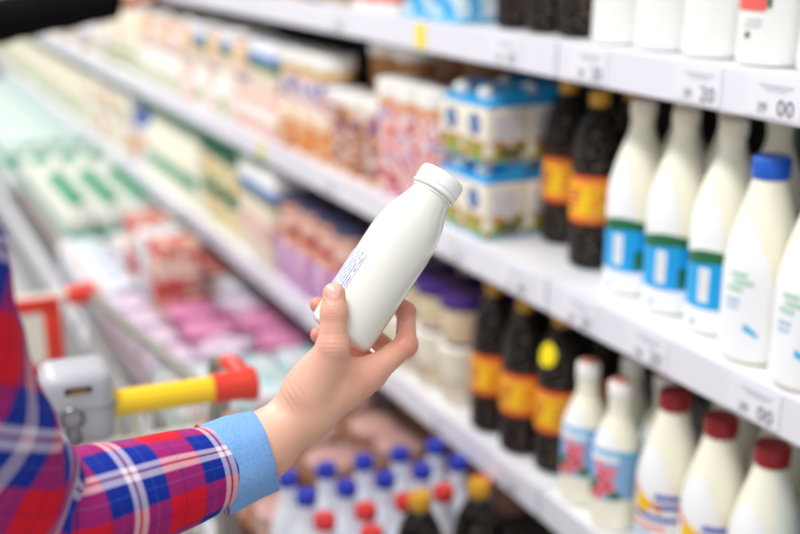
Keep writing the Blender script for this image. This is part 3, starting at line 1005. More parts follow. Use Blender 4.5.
def make_jug():
    t = thing('milk_jug', '-', 'jug')
    G().box(-.047, .047, -.047, .047, 0, .175, .012, 0, 3).build('jug_body', M('jug_white', (234, 234, 226), .35), t)
    sh = G()
    v = [(-.046, -.046, .171), (.046, -.046, .171), (.046, .046, .171), (-.046, .046, .171), (-.02, -.02, .218), (.02, -.02, .218), (.02, .02, .218), (-.02, .02, .218)]
    sh.add(v, [(0, 1, 5, 4), (1, 2, 6, 5), (2, 3, 7, 6), (3, 0, 4, 7), (4, 5, 6, 7), (3, 2, 1, 0)])
    sh.build('shoulder', M('jug_white'), t, smooth=False)
    G().lathe([(.026, .210), (.028, .212), (.028, .238), (.025, .242)], 18).build('cap', M('jade_cap', (0, 160, 116), .4), t)
    e = .0482
    G().box(-.0485, -.046, -.03, .03, .07, .14).box(-.03, .03, -.0485, -.046, .07, .14)
    lb = G().box(-.0482, .0482, -.0482, .0482, .08, .13, .006).build('label', M('jade_label', (90, 176, 150), .4), t)
    G().box(-.0485, .0485, -.0485, .0485, .04, .06, .006).build('pink_band', M('pink_band', (216, 130, 156), .4), lb)
    return t


K_jug = Kind(make_jug)


def make_white_jug():
    t = make_jug()
    for c in t.children:
        if c.name.startswith('cap'):
            c.data = c.data.copy()
            c.data.materials[0] = white_cap
    return t


K_jugw = Kind(make_white_jug)
for i in range(11):
    for j in range(5):
        g = 2 if i in (5, 6, 9) else 0
        (K_jugw if g else K_jug).put((.655 + j * .118, 4.03 + i * .108, ZD), jit(.03), 'white milk jug with %s cap, %s row of the far block, %s from the aisle' % ('white' if g else 'green', ORD[i], ORD[j]), 'white milk jugs in the far block')
teal_box = rbox_kind('teal_carton', 'carton', .26, .26, .215, BANDS('teal_print', [(0, (236, 246, 244)), (.55, (20, 160, 130)), (.8, (232, 246, 244))], None), ex_lid(M('pale_teal', (208, 226, 222), .4), .02), .008)
for i in range(9):
    for j in range(2):
        teal_box.put((.69 + j * .29, 5.40 + i * .3, ZD), 0, 'white carton with teal band on the far deck, %s row, %s' % (ORD[i], ('aisle side', 'shelf side')[j]), 'teal-banded cartons on the far deck')

# ------------------------------------------------------------------ the bottle in the hand
BASE = P(338, 337, .920)
TOP = P(444, 176, .943)
AX = (TOP - BASE).normalized()
BL = (TOP - BASE).length
hb = thing('small_milk_bottle', 'small plain white plastic bottle with white screw cap, held tilted in the hand', 'bottle', BASE)
qx = (CAM - BASE)
qx = (qx - AX * qx.dot(AX)).normalized()          # towards the viewer
qy = AX.cross(qx)
hb.rotation_mode = 'QUATERNION'
hb.rotation_quaternion = Matrix((qx, qy, AX)).transposed().to_quaternion()
# local -X faces away from the viewer: prints use theta = PI for the near side
k = BL
raw = [(.018, .000), (.0235, .001), (.0272, .004), (.0283, .010), (.0287, .03), (.0289, .50 * k), (.0289, .58 * k), (.0282, .645 * k), (.0258, .725 * k), (.0213, .80 * k), (.0181, .86 * k), (.0172, .90 * k)]
hp = cr(raw, 5)
held_m = M('held_bottle_plastic', (232, 233, 226), .2, .5, coat=.6)
G().lathe(hp, 64).build('bottle_body', held_m, hb)
hcap = [(.0190, .893 * k), (.0204, .897 * k), (.0204, .912 * k), (.0192, .916 * k), (.0192, .922 * k), (.0203, .926 * k), (.0203, .985 * k), (.0194, .996 * k), (.0170, 1.0 * k)]
G().lathe(hcap, 64).build('cap', M('held_cap_plastic', (246, 246, 246), .38), hb)
G().lathe([(.0174, .872 * k), (.0186, .876 * k), (.0186, .884 * k), (.0174, .889 * k)], 48).build('neck_ring', held_m, hb)
pf = prof_fn(hp)
lm, nt, bs = new_mat('fine_print')
tc = nt.nodes.new('ShaderNodeTexCoord'); sp = nt.nodes.new('ShaderNodeSeparateXYZ')
mn = lambda op, a_, b_=None: (lambda n_: (setattr(n_, 'operation', op), [nt.links.new(q_, n_.inputs[i_]) if hasattr(q_, 'links') else setattr(n_.inputs[i_], 'default_value', q_) for i_, q_ in enumerate((a_, b_)) if q_ is not None], n_.outputs[0])[2])(nt.nodes.new('ShaderNodeMath'))
nt.links.new(tc.outputs['Object'], sp.inputs[0])
an = mn('ARCTAN2', sp.outputs['Y'], sp.outputs['X'])
row = mn('GREATER_THAN', mn('SINE', mn('MULTIPLY', an, 62.0)), -.1)
no = nt.nodes.new('ShaderNodeTexNoise'); no.inputs['Scale'].default_value = 420
nt.links.new(tc.outputs['Object'], no.inputs['Vector'])
gl = mn('MULTIPLY', row, mn('GREATER_THAN', no.outputs['Fac'], .44))
mx = nt.nodes.new('ShaderNodeMix'); mx.data_type = 'RGBA'
mx.inputs['A'].default_value = lin((216, 218, 238)); mx.inputs['B'].default_value = lin((128, 136, 196))
nt.links.new(gl, mx.inputs['Factor']); nt.links.new(mx.outputs['Result'], bs.inputs['Base Color'])
bs.inputs['Roughness'].default_value = .4
G().band(pf, .19 * k, .42 * k, PI - 1.5, PI - .62, 24, 8, .0006).build('nutrition_label', lm, hb)


# ------------------------------------------------------------------ organic surfaces: blended rounded cones, then one skin over them
def rc(p, A, B, ra, rb):
    A = np.array(A, np.float32); B = np.array(B, np.float32)
    ba = B - A
    L2 = float(ba @ ba) + 1e-12
    h = np.clip(((p - A) @ ba) / L2, 0, 1)
    q = p - A - h[..., None] * ba
    return np.sqrt((q * q).sum(-1)) - (ra + (rb - ra) * h)


def smin(a, b, k):
    h = np.clip(.5 + .5 * (b - a) / k, 0, 1)
    return b + (a - b) * h - k * h * (1 - h)


def surface(sdf, lo, hi, h):
    lo = np.array(lo, np.float32); hi = np.array(hi, np.float32)
    n = np.ceil((hi - lo) / h).astype(int) + 1
    ax = [lo[i] + h * np.arange(n[i], dtype=np.float32) for i in range(3)]
    D = np.empty(n, np.float32)
    step = max(1, int(400000 // (n[1] * n[2])))
    for a in range(0, n[0], step):
        g = np.stack(np.meshgrid(ax[0][a:a + step], ax[1], ax[2], indexing='ij'), -1)
        D[a:a + step] = sdf(g)
    nc = n - 1
    acc = np.zeros((*nc, 3), np.float32); cnt = np.zeros(nc, np.float32)
    cor = [(i, j, k) for i in (0, 1) for j in (0, 1) for k in (0, 1)]

    def sub(c):
        return D[c[0]:c[0] + nc[0], c[1]:c[1] + nc[1], c[2]:c[2] + nc[2]]
    for c in cor:
        for d in range(3):
            if c[d] == 0:
                e = list(c); e[d] = 1
                a, b = sub(c), sub(e)
                m = (a < 0) != (b < 0)
                t = np.where(m, a / np.where(m, a - b, 1), 0)
                for q in range(3):
                    acc[..., q] += np.where(m, c[q] + (t if q == d else 0), 0)
                cnt += m
    has = cnt > 0
    idx = -np.ones(nc, int)
    idx[has] = np.arange(has.sum())
    ijk = np.argwhere(has)
    V = lo + h * (ijk + acc[has] / cnt[has][:, None])
    F = []
    S = D < 0
    for d in range(3):
        u, v = (d + 1) % 3, (d + 2) % 3
        s0 = [slice(None)] * 3; s1 = [slice(None)] * 3
        s0[d] = slice(0, -1); s1[d] = slice(1, None)
        m = S[tuple(s0)] != S[tuple(s1)]
        E = np.argwhere(m)
        ok = (E[:, u] >= 1) & (E[:, v] >= 1) & (E[:, u] < nc[u]) & (E[:, v] < nc[v])
        E = E[ok]
        ins = S[tuple(E.T)]

        def cell(du, dv):
            q = E.copy(); q[:, u] += du; q[:, v] += dv
            return idx[tuple(q.T)]
        Q = np.stack([cell(-1, -1), cell(0, -1), cell(0, 0), cell(-1, 0)], 1)
        Q[~ins] = Q[~ins][:, ::-1]
        F.append(Q)
    F = np.concatenate(F)
    return V, F


HAND = {}


def pp(px, py, dep):
    return np.array(P(px, py, dep), np.float32)


W = pp(304, 412, .905)
TH = [(pp(306, 391, .895), .0165), (pp(333, 346, .8855), .0122), (pp(334, 312, .8850), .0102), (pp(334, 294, .8865), .0092)]
IN = [(pp(369, 374, .912), .0125), (pp(406, 345, .930), .0092), (pp(406, 312, .952), .0078), (pp(383, 290, .964), .0068)]
MI = [(pp(362, 381, .930), .0125), (pp(392, 353, .962), .0090), (pp(360, 325, .968), .0080), (pp(318, 305, .957), .0070)]
RI = [(pp(352, 389, .946), .0118), (pp(378, 368, .974), .0086), (pp(350, 347, .974), .0078), (pp(318, 335, .961), .0068)]
PI_ = [(pp(340, 396, .958), .0105), (pp(356, 386, .982), .0078), (pp(340, 369, .982), .0070), (pp(327, 357, .974), .0060)]
FW = [pp(304, 412, .905), pp(262, 447, .893), pp(205, 474, .870)]
away = np.array(CF, np.float32)


def hand_sdf(p):
    # forearm and wrist: two side-by-side cones make an oval section
    d = None
    o = away * .0055
    for s in (-1, 1):
        a = rc(p, FW[0] + s * o * .9, FW[1] + s * o, .0205, .0225)
        b = rc(p, FW[1] + s * o, FW[2] + s * o * 1.3, .0225, .024)
        for q in (a, b):
            d = q if d is None else smin(d, q, .012)
    # palm: wrist to each knuckle
    for k, (ch, w0, off) in enumerate(((IN, .017, -.3), (MI, .017, .4), (RI, .0155, 1.1), (PI_, .014, 1.7))):
        q = rc(p, W + o * off + np.array(CR) * .003, ch[0][0], w0, ch[0][1] * 1.0)
        d = smin(d, q, .012)
    d = smin(d, rc(p, TH[0][0] - o * .2, W, .0175, .020), .012)
    d = smin(d, rc(p, pp(322, 372, .900), pp(345, 385, .915), .0165, .014), .014)
    # web between thumb and index
    d = smin(d, rc(p, pp(338, 362, .894), pp(366, 374, .910), .0085, .009), .010)
    out = d
    for ch, kb in ((TH, .010), (IN, .008), (MI, .007), (RI, .007), (PI_, .007)):
        f = None
        for (a, ra), (b, rb) in zip(ch[:-1], ch[1:]):
            q = rc(p, a, b, ra, rb)
            f = q if f is None else smin(f, q, .0035)
        # knuckle swell
        for (a, ra) in ch[1:3]:
            q = np.sqrt(((p - a) ** 2).sum(-1)) - ra * 1.05
            f = smin(f, q, .003)
        if kb == .010:
            # nail bed: press a shallow rim round the nail, facing the viewer
            q = p - pp(334.0, 291.0, .8865 - .0086)
            r = np.sqrt((q @ np.array(CR, np.float32) / .0062) ** 2 + (q @ np.array(CU, np.float32) / .0074) ** 2)
            f = f + np.where(q @ away < .006, .0009 * np.exp(-((r - 1.08) / .16) ** 2), 0)
        out = np.minimum(out, smin(d, f, kb))
    # skin creases over the wrist, thumb joint and knuckles
    for c, dr, amp, fr, rad in ((pp(293, 392, .885), (30, -22), .0004, 1300, .012), (pp(334, 313, .875), (0, 1), .0005, 2600, .007), (pp(332, 348, .873), (0, 1), .0003, 1700, .010), (pp(410, 342, .923), (-.6, -1), .0005, 2200, .008)):
        ln = math.hypot(*dr)
        v = (np.array(CR) * dr[0] - np.array(CU) * dr[1]) / ln
        v = v.astype(np.float32)
        q = p - c
        out = out + amp * np.sin((q @ v) * fr) * np.exp(-((q * q).sum(-1)) / rad ** 2)
    return out


pts_ = np.array([a for ch in (TH, IN, MI, RI, PI_) for a, r in ch] + FW)
lo, hi = pts_.min(0) - .033, pts_.max(0) + .033
HV, HF = surface(hand_sdf, lo, hi, .00115)

# ---- the shopper: stands to the left, upper arm and forearm in the picture
SHO = pp(-165, 160, .56)
ELB = pp(2, 536, .745)
face = R_(10)
fd = np.array((math.sin(face), math.cos(face), 0)); rt = np.array((math.cos(face), -math.sin(face), 0)); up = np.array((0, 0, 1.0))
TC = SHO - rt * .165
TC[2] = 0


def BP(r, f, z):
    return (TC + rt * r + fd * f + up * z).astype(np.float32)


def head_sdf(p):
    c = BP(0, .02, 1.66)
    d = rc(p, BP(0, .0, 1.70), BP(0, .035, 1.60), .088, .062)
    d = smin(d, rc(p, BP(0, -.02, 1.69), BP(0, .0, 1.66), .09, .08), .03)
    d = smin(d, rc(p, BP(0, -.005, 1.62), BP(0, -.03, 1.42), .052, .060), .02)
    d = smin(d, rc(p, BP(0, .098, 1.655), BP(0, .118, 1.628), .008, .012), .012)      # nose
    d = smin(d, rc(p, BP(-.018, .088, 1.597), BP(.018, .088, 1.597), .008, .008), .006)  # lips
    d = smin(d, rc(p, BP(0, .075, 1.565), BP(0, .06, 1.56), .018, .03), .02)             # chin
    for s in (-1, 1):
        d = smin(d, rc(p, BP(s * .082, -.01, 1.66), BP(s * .086, -.008, 1.625), .014, .010), .008)  # ears
        e = np.sqrt(((p - BP(s * .032, .098, 1.668)) ** 2).sum(-1)) - .016
        d = -smin(-d, e, .01)
        d = smin(d, np.sqrt(((p - BP(s * .032, .078, 1.668)) ** 2).sum(-1)) - .0125, .003)
    d = smin(d, rc(p, BP(-.12, -.03, 1.40), BP(.12, -.03, 1.40), .05, .05), .04)
    return d


LELB = BP(-.25, .03, 1.10)
LHND = BP(-.23, .30, 1.06)


def lhand_sdf(p):
    d = rc(p, BP(-.25, .04, 1.10), LHND, .034, .023)
    d = smin(d, rc(p, LHND, LHND + (fd * .07).astype(np.float32), .026, .028), .02)
    for k in range(4):
        a = LHND + (fd * .08 + rt * (-.03 + .019 * k)).astype(np.float32)
        b = a + (fd * (.04, .047, .043, .032)[k] - up * .012).astype(np.float32)
        c = b + (fd * .014 - up * .028).astype(np.float32)
        f = smin(rc(p, a, b, .0095, .0085), rc(p, b, c, .0085, .007), .003)
        d = smin(d, f, .005)
    a = LHND + (fd * .02 + rt * .025).astype(np.float32)
    d = smin(d, smin(rc(p, a, a + (fd * .035 + rt * .02).astype(np.float32), .013, .011), rc(p, a + (fd * .035 + rt * .02).astype(np.float32), a + (fd * .062 + rt * .018 - up * .01).astype(np.float32), .011, .009), .003), .008)
    return d


def join_parts(parts):
    V, F, o = [], [], 0
    for v, f in parts:
        V.append(v); F.append(f + o); o += len(v)
    return np.concatenate(V), np.concatenate(F)


def np_obj(name, V, F, mats, parent, mi=None):
    me = bpy.data.meshes.new(name)
    me.from_pydata([tuple(map(float, v)) for v in V], [], [tuple(map(int, f)) for f in F])
    for m in (mats if isinstance(mats, list) else [mats]):
        me.materials.append(m)
    if mi is not None:
        me.polygons.foreach_set('material_index', [int(i) for i in mi])
    me.polygons.foreach_set('use_smooth', [True] * len(F))
    me.update()
    o = bpy.data.objects.new(name, me)
    COL.objects.link(o)
    o.parent = parent
    return o


sk, nt, bs = new_mat('skin')
at = nt.nodes.new('ShaderNodeAttribute'); at.attribute_name = 'flush'
tc = nt.nodes.new('ShaderNodeTexCoord')
n1 = nt.nodes.new('ShaderNodeTexNoise'); n1.inputs['Scale'].default_value = 45; n1.inputs['Detail'].default_value = 4
n2 = nt.nodes.new('ShaderNodeTexNoise'); n2.inputs['Scale'].default_value = 900; n2.inputs['Detail'].default_value = 2
m1 = nt.nodes.new('ShaderNodeMix'); m1.data_type = 'RGBA'
m1.inputs['A'].default_value = lin((222, 166, 142)); m1.inputs['B'].default_value = lin((234, 186, 164))
m2 = nt.nodes.new('ShaderNodeMix'); m2.data_type = 'RGBA'
m2.inputs['B'].default_value = lin((206, 116, 96))
bp = nt.nodes.new('ShaderNodeBump'); bp.inputs['Strength'].default_value = .25; bp.inputs['Distance'].default_value = .0006
for n_ in (n1, n2):
    nt.links.new(tc.outputs['Object'], n_.inputs['Vector'])
nt.links.new(n1.outputs['Fac'], m1.inputs['Factor'])
nt.links.new(m1.outputs['Result'], m2.inputs['A'])
nt.links.new(at.outputs['Fac'], m2.inputs['Factor'])
nt.links.new(m2.outputs['Result'], bs.inputs['Base Color'])
nt.links.new(n2.outputs['Fac'], bp.inputs['Height']); nt.links.new(bp.outputs[0], bs.inputs['Normal'])
bs.inputs['Roughness'].default_value = .42
bs.inputs['Subsurface Weight'].default_value = .10
bs.inputs['Subsurface Radius'].default_value = (.012, .005, .0025)
bs.inputs['Subsurface Scale'].default_value = .5
nail_m = M('nail', (240, 186, 172), .2, coat=.5)

person = thing('person', 'shopper in a red and blue plaid shirt with blue cuff, holding out a white bottle', 'person', (float(TC[0]), float(TC[1]), 0))
poff = -person.location

h1 = surface(head_sdf, BP(-.22, -.2, 1.32) - .06, BP(.22, .2, 1.82) + .06, .006)
h2 = surface(lhand_sdf, np.minimum(LELB, LHND) - .07, np.maximum(LELB, LHND) + .16, .0045)
BV, BF = join_parts([(HV, HF), h1, h2])
fc = BV[BF].mean(1)
e1 = BV[BF[:, 1]] - BV[BF[:, 0]]; e2 = BV[BF[:, 2]] - BV[BF[:, 0]]
fn = np.cross(e1, e2); fn /= np.linalg.norm(fn, axis=1)[:, None] + 1e-12
nc_ = pp(334.0, 291.0, .878)
q = fc - nc_
nx, ny = q @ np.array(CR), q @ np.array(CU)
isn = ((nx / .0062) ** 2 + (ny / .0074) ** 2 < 1) & (np.abs(q @ away) < .006) & (fn @ away < -.35)
body = np_obj('body', BV, BF, [sk, nail_m], person, isn.astype(int))
body.location = poff
fl = np.zeros(len(BV), np.float32)
for c, r, a in ((IN[1][0], .020, .75), (IN[2][0], .02, .7), (IN[0][0], .022, .35), (TH[3][0], .014, .45), (TH[2][0], .011, .3), (TH[1][0], .014, .3), (MI[3][0], .016, .8), (RI[3][0], .018, .8), (MI[1][0], .02, .8), (RI[1][0], .02, .8)):
    fl = np.maximum(fl, a * np.exp(-((BV - c) ** 2).sum(1) / r ** 2))
at_ = body.data.attributes.new('flush', 'FLOAT', 'POINT')
at_.data.foreach_set('value', fl.astype(np.float32))
# hair, brows, eyes as children of the body's thing

hv = surface(lambda p: np.maximum(np.minimum(smin(rc(p, BP(0, -.015, 1.70), BP(0, -.03, 1.66), .104, .10), rc(p, BP(0, -.06, 1.66), BP(0, -.09, 1.45), .085, .06), .03), 9), ((p - BP(0, .055, 1.70)) @ fd.astype(np.float32)) * .8 - (p[..., 2] - 1.70) * .5), BP(-.2, -.25, 1.35) - .05, BP(.2, .2, 1.85) + .05, .007)
hair = np_obj('hair', *hv, M('brown_hair', (72, 46, 32), .5, bump=.4, bscale=300), person)
hair.location = poff

# ---- plaid shirt
pm, nt, bs = new_mat('plaid_cloth')
uvn = nt.nodes.new('ShaderNodeUVMap'); uvn.uv_map = 'UVMap'
sp = nt.nodes.new('ShaderNodeSeparateXYZ')
nt.links.new(uvn.outputs[0], sp.inputs[0])
BLU, WHT, RED, CRM, SKY = (12, 44, 150), (232, 222, 240), (214, 22, 46), (150, 20, 60), (70, 110, 200)


def thread(ch, phase):
    ml = nt.nodes.new('ShaderNodeMath'); ml.operation = 'MULTIPLY_ADD'; ml.inputs[1].default_value = 1 / .088; ml.inputs[2].default_value = phase
    fr = nt.nodes.new('ShaderNodeMath'); fr.operation = 'FRACT'
    r = nt.nodes.new('ShaderNodeValToRGB'); r.color_ramp.interpolation = 'CONSTANT'
    st = [(0, BLU), (.10, SKY), (.105, BLU), (.22, WHT), (.275, CRM), (.30, WHT), (.36, BLU), (.46, SKY), (.465, BLU), (.60, RED), (.76, CRM), (.775, RED), (.985, CRM)]
    while len(r.color_ramp.elements) < len(st):
        r.color_ramp.elements.new(.5)
    for e, (p_, c_) in zip(r.color_ramp.elements, st):
        e.position = p_; e.color = lin(c_)
    nt.links.new(sp.outputs[ch], ml.inputs[0]); nt.links.new(ml.outputs[0], fr.inputs[0]); nt.links.new(fr.outputs[0], r.inputs[0])
    return r.outputs[0]


mx = nt.nodes.new('ShaderNodeMix'); mx.data_type = 'RGBA'; mx.inputs['Factor'].default_value = .5
nt.links.new(thread('X', .0), mx.inputs['A']); nt.links.new(thread('Y', .0), mx.inputs['B'])
nt.links.new(mx.outputs['Result'], bs.inputs['Base Color'])
bs.inputs['Roughness'].default_value = .8
bs.inputs['Specular IOR Level'].default_value = .2
wn = nt.nodes.new('ShaderNodeTexNoise'); wn.inputs['Scale'].default_value = 700
bp = nt.nodes.new('ShaderNodeBump'); bp.inputs['Strength'].default_value = .3; bp.inputs['Distance'].default_value = .0008
tc = nt.nodes.new('ShaderNodeTexCoord')
nt.links.new(tc.outputs['Object'], wn.inputs['Vector']); nt.links.new(wn.outputs['Fac'], bp.inputs['Height']); nt.links.new(bp.outputs[0], bs.inputs['Normal'])


def sleeve(path, radii, rot0, na=64, fold=.005, flat=None, uoff=0, voff=0, shear=None):
    """tube along a path with soft folds; UVs in metres"""
    path = [Vector([float(c) for c in p]) for p in path]
    V, UV = [], []
    prev = None
    s = 0
    for i, p in enumerate(path):
        t = (path[min(i + 1, len(path) - 1)] - path[max(i - 1, 0)]).normalized()
        if prev is None:
            a = t.cross(Vector(away)).normalized()
        else:
            a = (prev - t * prev.dot(t)).normalized()
        prev = a
        b = t.cross(a)
        if i:
            s += (p - path[i - 1]).length
        r = radii[i]
        for k in range(na + 1):
            th = 2 * PI * k / na
            rr = r * (1 + fold / .05 * min(1.0, 1.15 - i / (len(path) - 1)) * (.5 * math.sin(3 * th + s * 38) + .35 * math.sin(5 * th - s * 61 + 1) + .3 * math.sin(2 * th + s * 90)))
            V.append(p + (a * math.cos(th + rot0) + b * math.sin(th + rot0)) * rr)
            uu, vv = s + uoff, r_mean * th + voff
            if shear:
                c_, s_ = math.cos(shear(s)), math.sin(shear(s))
                uu, vv = uu * c_ - vv * s_, uu * s_ + vv * c_
            UV.append((uu, vv))
    F = []
    for i in range(len(path) - 1):
        for k in range(na):
            q_ = i * (na + 1) + k
            F.append((q_, q_ + 1, q_ + na + 2, q_ + na + 1))
    return V, F, UV


CUF0 = pp(225, 465, .882)
CUF1 = pp(264, 450, .892)
r_mean = .047
arm = [SHO - rt * .075 - up * .01, SHO - rt * .01, SHO * .75 + ELB * .25, SHO * .5 + ELB * .5, SHO * .25 + ELB * .75, ELB + (0, 0, .03), ELB + (.02, .012, .004), ELB * .8 + CUF0 * .2, ELB * .6 + CUF0 * .4, ELB * .4 + CUF0 * .6, ELB * .2 + CUF0 * .8, CUF0]
rad = [.040, .058, .060, .058, .056, .054, .052, .048, .045, .041, .0365, .0315]
pth = cr3([np.asarray(a, float) for a in arm], 6)
rds = list(np.interp(np.linspace(0, len(arm) - 1, len(pth)), range(len(arm)), rad))
sv, sf, su = sleeve(pth, rds, 0, uoff=.027, voff=-.025, shear=lambda q_: .62 * min(1, max(0, (.352 - q_) / .016)))
# trunk and left sleeve of the shirt
def trunk(p):
    d = rc(p, BP(0, -.01, 1.36), BP(0, 0, 1.02), .105, .10)
    for s in (-1, 1):
        d = smin(d, rc(p, BP(s * .075, -.01, 1.33), BP(s * .06, 0, .93), .095, .115), .05)
        d = smin(d, rc(p, BP(s * .04, -.02, 1.42), BP(s * .15, -.02, 1.40), .05, .058), .04)
    d = smin(d, rc(p, SHO.astype(np.float32) - (rt * .05).astype(np.float32), SHO.astype(np.float32), .06, .062), .04)
    d = smin(d, rc(p, BP(-.165, -.02, 1.39), LELB, .062, .055), .03)
    d = smin(d, rc(p, LELB, LELB * .35 + LHND * .65, .055, .045), .02)
    return d


tv = surface(trunk, BP(-.36, -.2, .76) - .05, BP(.26, .3, 1.5) + .05, .010)
V = [tuple(v) for v in sv] + [tuple(map(float, v)) for v in tv[0]]
F = list(sf) + [tuple(int(i) + len(sv) for i in f) for f in tv[1]]
UVs = list(su) + [(float((v - TC) @ rt * .9 + (v - TC) @ fd * .5), float(v[2])) for v in tv[0]]
me = bpy.data.meshes.new('plaid_shirt')
me.from_pydata(V, [], F)
me.materials.append(pm)
me.polygons.foreach_set('use_smooth', [True] * len(F))
ul = me.uv_layers.new(name='UVMap')
ul.data.foreach_set('uv', [c for f in F for i in f for c in UVs[i]])
me.update()
shirt = bpy.data.objects.new('plaid_shirt', me)
COL.objects.link(shirt)
shirt.parent = person
shirt.location = poff
# turned-back denim cuff
dm, nt, bs = new_mat('chambray_cuff')
tc = nt.nodes.new('ShaderNodeTexCoord'); n1 = nt.nodes.new('ShaderNodeTexNoise'); n1.inputs['Scale'].default_value = 500; n1.inputs['Detail'].default_value = 4
m1 = nt.nodes.new('ShaderNodeMix'); m1.data_type = 'RGBA'; m1.inputs['A'].default_value = lin((82, 138, 206)); m1.inputs['B'].default_value = lin((140, 184, 232))
bp = nt.nodes.new('ShaderNodeBump'); bp.inputs['Strength'].default_value = .4; bp.inputs['Distance'].default_value = .001
nt.links.new(tc.outputs['Object'], n1.inputs['Vector']); nt.links.new(n1.outputs['Fac'], m1.inputs['Factor']); nt.links.new(m1.outputs['Result'], bs.inputs['Base Color'])
nt.links.new(n1.outputs['Fac'], bp.inputs['Height']); nt.links.new(bp.outputs[0], bs.inputs['Normal'])
bs.inputs['Roughness'].default_value = .85
axc = Vector([float(c) for c in (CUF1 - CUF0)])
axn = axc.normalized()
ea = axn.cross(Vector(away)).normalized(); eb = axn.cross(ea)
ring = [(-.36, .0345), (-.32, .0368), (.0, .0366), (.3, .0360), (.6, .0350), (.98, .0340), (1.02, .0332), (1.0, .0318), (.5, .031), (-.1, .031)]
g = G()
na = 48
vv = []
for t, r in ring:
    for k_ in range(na):
        th = 2 * PI * k_ / na
        rr = r * (1 + .02 * math.sin(3 * th + 4 * t) + .012 * math.sin(7 * th))
        vv.append(Vector([float(c) for c in CUF0]) + axc * (t + .03 * math.sin(2 * th)) + (ea * math.cos(th) + eb * math.sin(th)) * rr)
ff = []
for i in range(len(ring) - 1):
    for k_ in range(na):
        ff.append((i * na + k_, i * na + (k_ + 1) % na, (i + 1) * na + (k_ + 1) % na, (i + 1) * na + k_))
g.add(vv, ff)
cuff = g.build('denim_cuff', dm, person)
cuff.location = poff
pv = []
g = G()
g.tube([Vector([float(c) for c in CUF0]) - axc * .33 + (ea * math.cos(2 * PI * k_ / 40) + eb * math.sin(2 * PI * k_ / 40)) * .0370 for k_ in range(41)], .0011, 6, 0, False)
pipe = g.build('piping', M('crimson_piping', (150, 24, 60), .7), cuff)


def legs(p):
    d = rc(p, BP(-.07, 0, .92), BP(.07, 0, .92), .125, .125)
    for s in (-1, 1):
        d = smin(d, rc(p, BP(s * .085, 0, .88), BP(s * .095, .01, .50), .098, .066), .04)
        d = smin(d, rc(p, BP(s * .095, .01, .50), BP(s * .10, -.01, .07), .066, .055), .02)
    return d


lv = surface(legs, BP(-.25, -.18, .0) - .04, BP(.25, .18, 1.0) + .06, .011)
jn = np_obj('jeans', *lv, M('denim_blue', (44, 60, 96), .8, bump=.3, bscale=500), person)
jn.location = poff
for s in (-1, 1):
    sv_ = surface(lambda p: np.maximum(smin(rc(p, BP(s * .10, -.03, .045), BP(s * .105, .13, .035), .044, .036), rc(p, BP(s * .10, -.02, .05), BP(s * .10, -.02, .09), .045, .045), .02), .002 - p[..., 2]), BP(s * .10 - .08, -.12, -.02) - .05, BP(s * .10 + .08, .22, .16) + .05, .006)
    so = np_obj('shoe', *sv_, M('white_shoe', (226, 226, 226), .5), person)
    so.location = poff

# ------------------------------------------------------------------ second shopper reaching past on the left, dark jacket
p2 = thing('person', 'person in a black jacket at the upper left, sleeve reaching towards the shelf', 'person', (-.22, 2.78, 0))
o2 = -p2.location
C2 = np.array((-.22, 2.78, 0), np.float32)
hnd = pp(140, -4, 2.42)
S0 = np.array((-.06, 2.62, 1.40)); S1 = pp(-60, 30, 2.42); S2 = pp(118, -1, 2.42)


def q2(x, y, z):
    return (C2 + np.array((x, y, z))).astype(np.float32)


def body2(p):
    d = rc(p, q2(.0, 0, 1.70), q2(.03, 0, 1.61), .09, .064)
    d = smin(d, rc(p, q2(0, 0, 1.62), q2(-.02, 0, 1.44), .055, .062), .02)
    d = smin(d, rc(p, q2(.095, 0, 1.655), q2(.115, 0, 1.63), .008, .012), .012)
    for s in (-1, 1):
        e = np.sqrt(((p - q2(.098, s * .032, 1.672)) ** 2).sum(-1)) - .015
        d = -smin(-d, e, .01)
        d = smin(d, np.sqrt(((p - q2(.080, s * .032, 1.672)) ** 2).sum(-1)) - .012, .003)
        d = smin(d, rc(p, q2(.082, s * .003, 1.600), q2(.080, s * .018, 1.600), .007, .006), .005)
        d = smin(d, rc(p, q2(-.01, s * .085, 1.66), q2(-.01, s * .088, 1.63), .013, .010), .008)
    return d


def hand2(p):
    v = (S2 - S1) / np.linalg.norm(S2 - S1)
    v = v.astype(np.float32)
    u = np.array((0, 0, 1), np.float32)
    w_ = np.cross(v, u).astype(np.float32)
    a0 = S2.astype(np.float32)
    d = rc(p, a0 - v * .05, a0 + v * .03, .025, .024)
    d = smin(d, rc(p, a0 + v * .03 - w_ * .012, a0 + v * .085 - w_ * .025, .022, .015), .02)
    d = smin(d, rc(p, a0 + v * .03 + w_ * .012, a0 + v * .085 + w_ * .025, .022, .015), .02)
    b = d
    for k in range(4):
        st = a0 + v * .088 + w_ * (-.03 + .02 * k)
        m = st + v * (.040, .046, .044, .034)[k] + u * .006
        e = m + v * .026 - u * .012
        d = np.minimum(d, smin(b, smin(rc(p, st, m, .0098, .0085), rc(p, m, e, .0085, .007), .003), .006))
    st = a0 + v * .03 - w_ * .026
    d = np.minimum(d, smin(b, smin(rc(p, st, st + v * .035 - w_ * .02, .014, .011), rc(p, st + v * .035 - w_ * .02, st + v * .065 - w_ * .022, .011, .008), .003), .008))
    return d


def whole2(p):
    d = body2(p)
    d = smin(d, rc(p, q2(-.02, -.03, 1.42), q2(-.02, -.16, 1.40), .05, .05), .03)
    d = smin(d, rc(p, q2(-.02, -.16, 1.40), S1.astype(np.float32), .045, .038), .02)
    d = smin(d, rc(p, S1.astype(np.float32), S2.astype(np.float32), .038, .024), .01)
    return np.minimum(d, hand2(p))


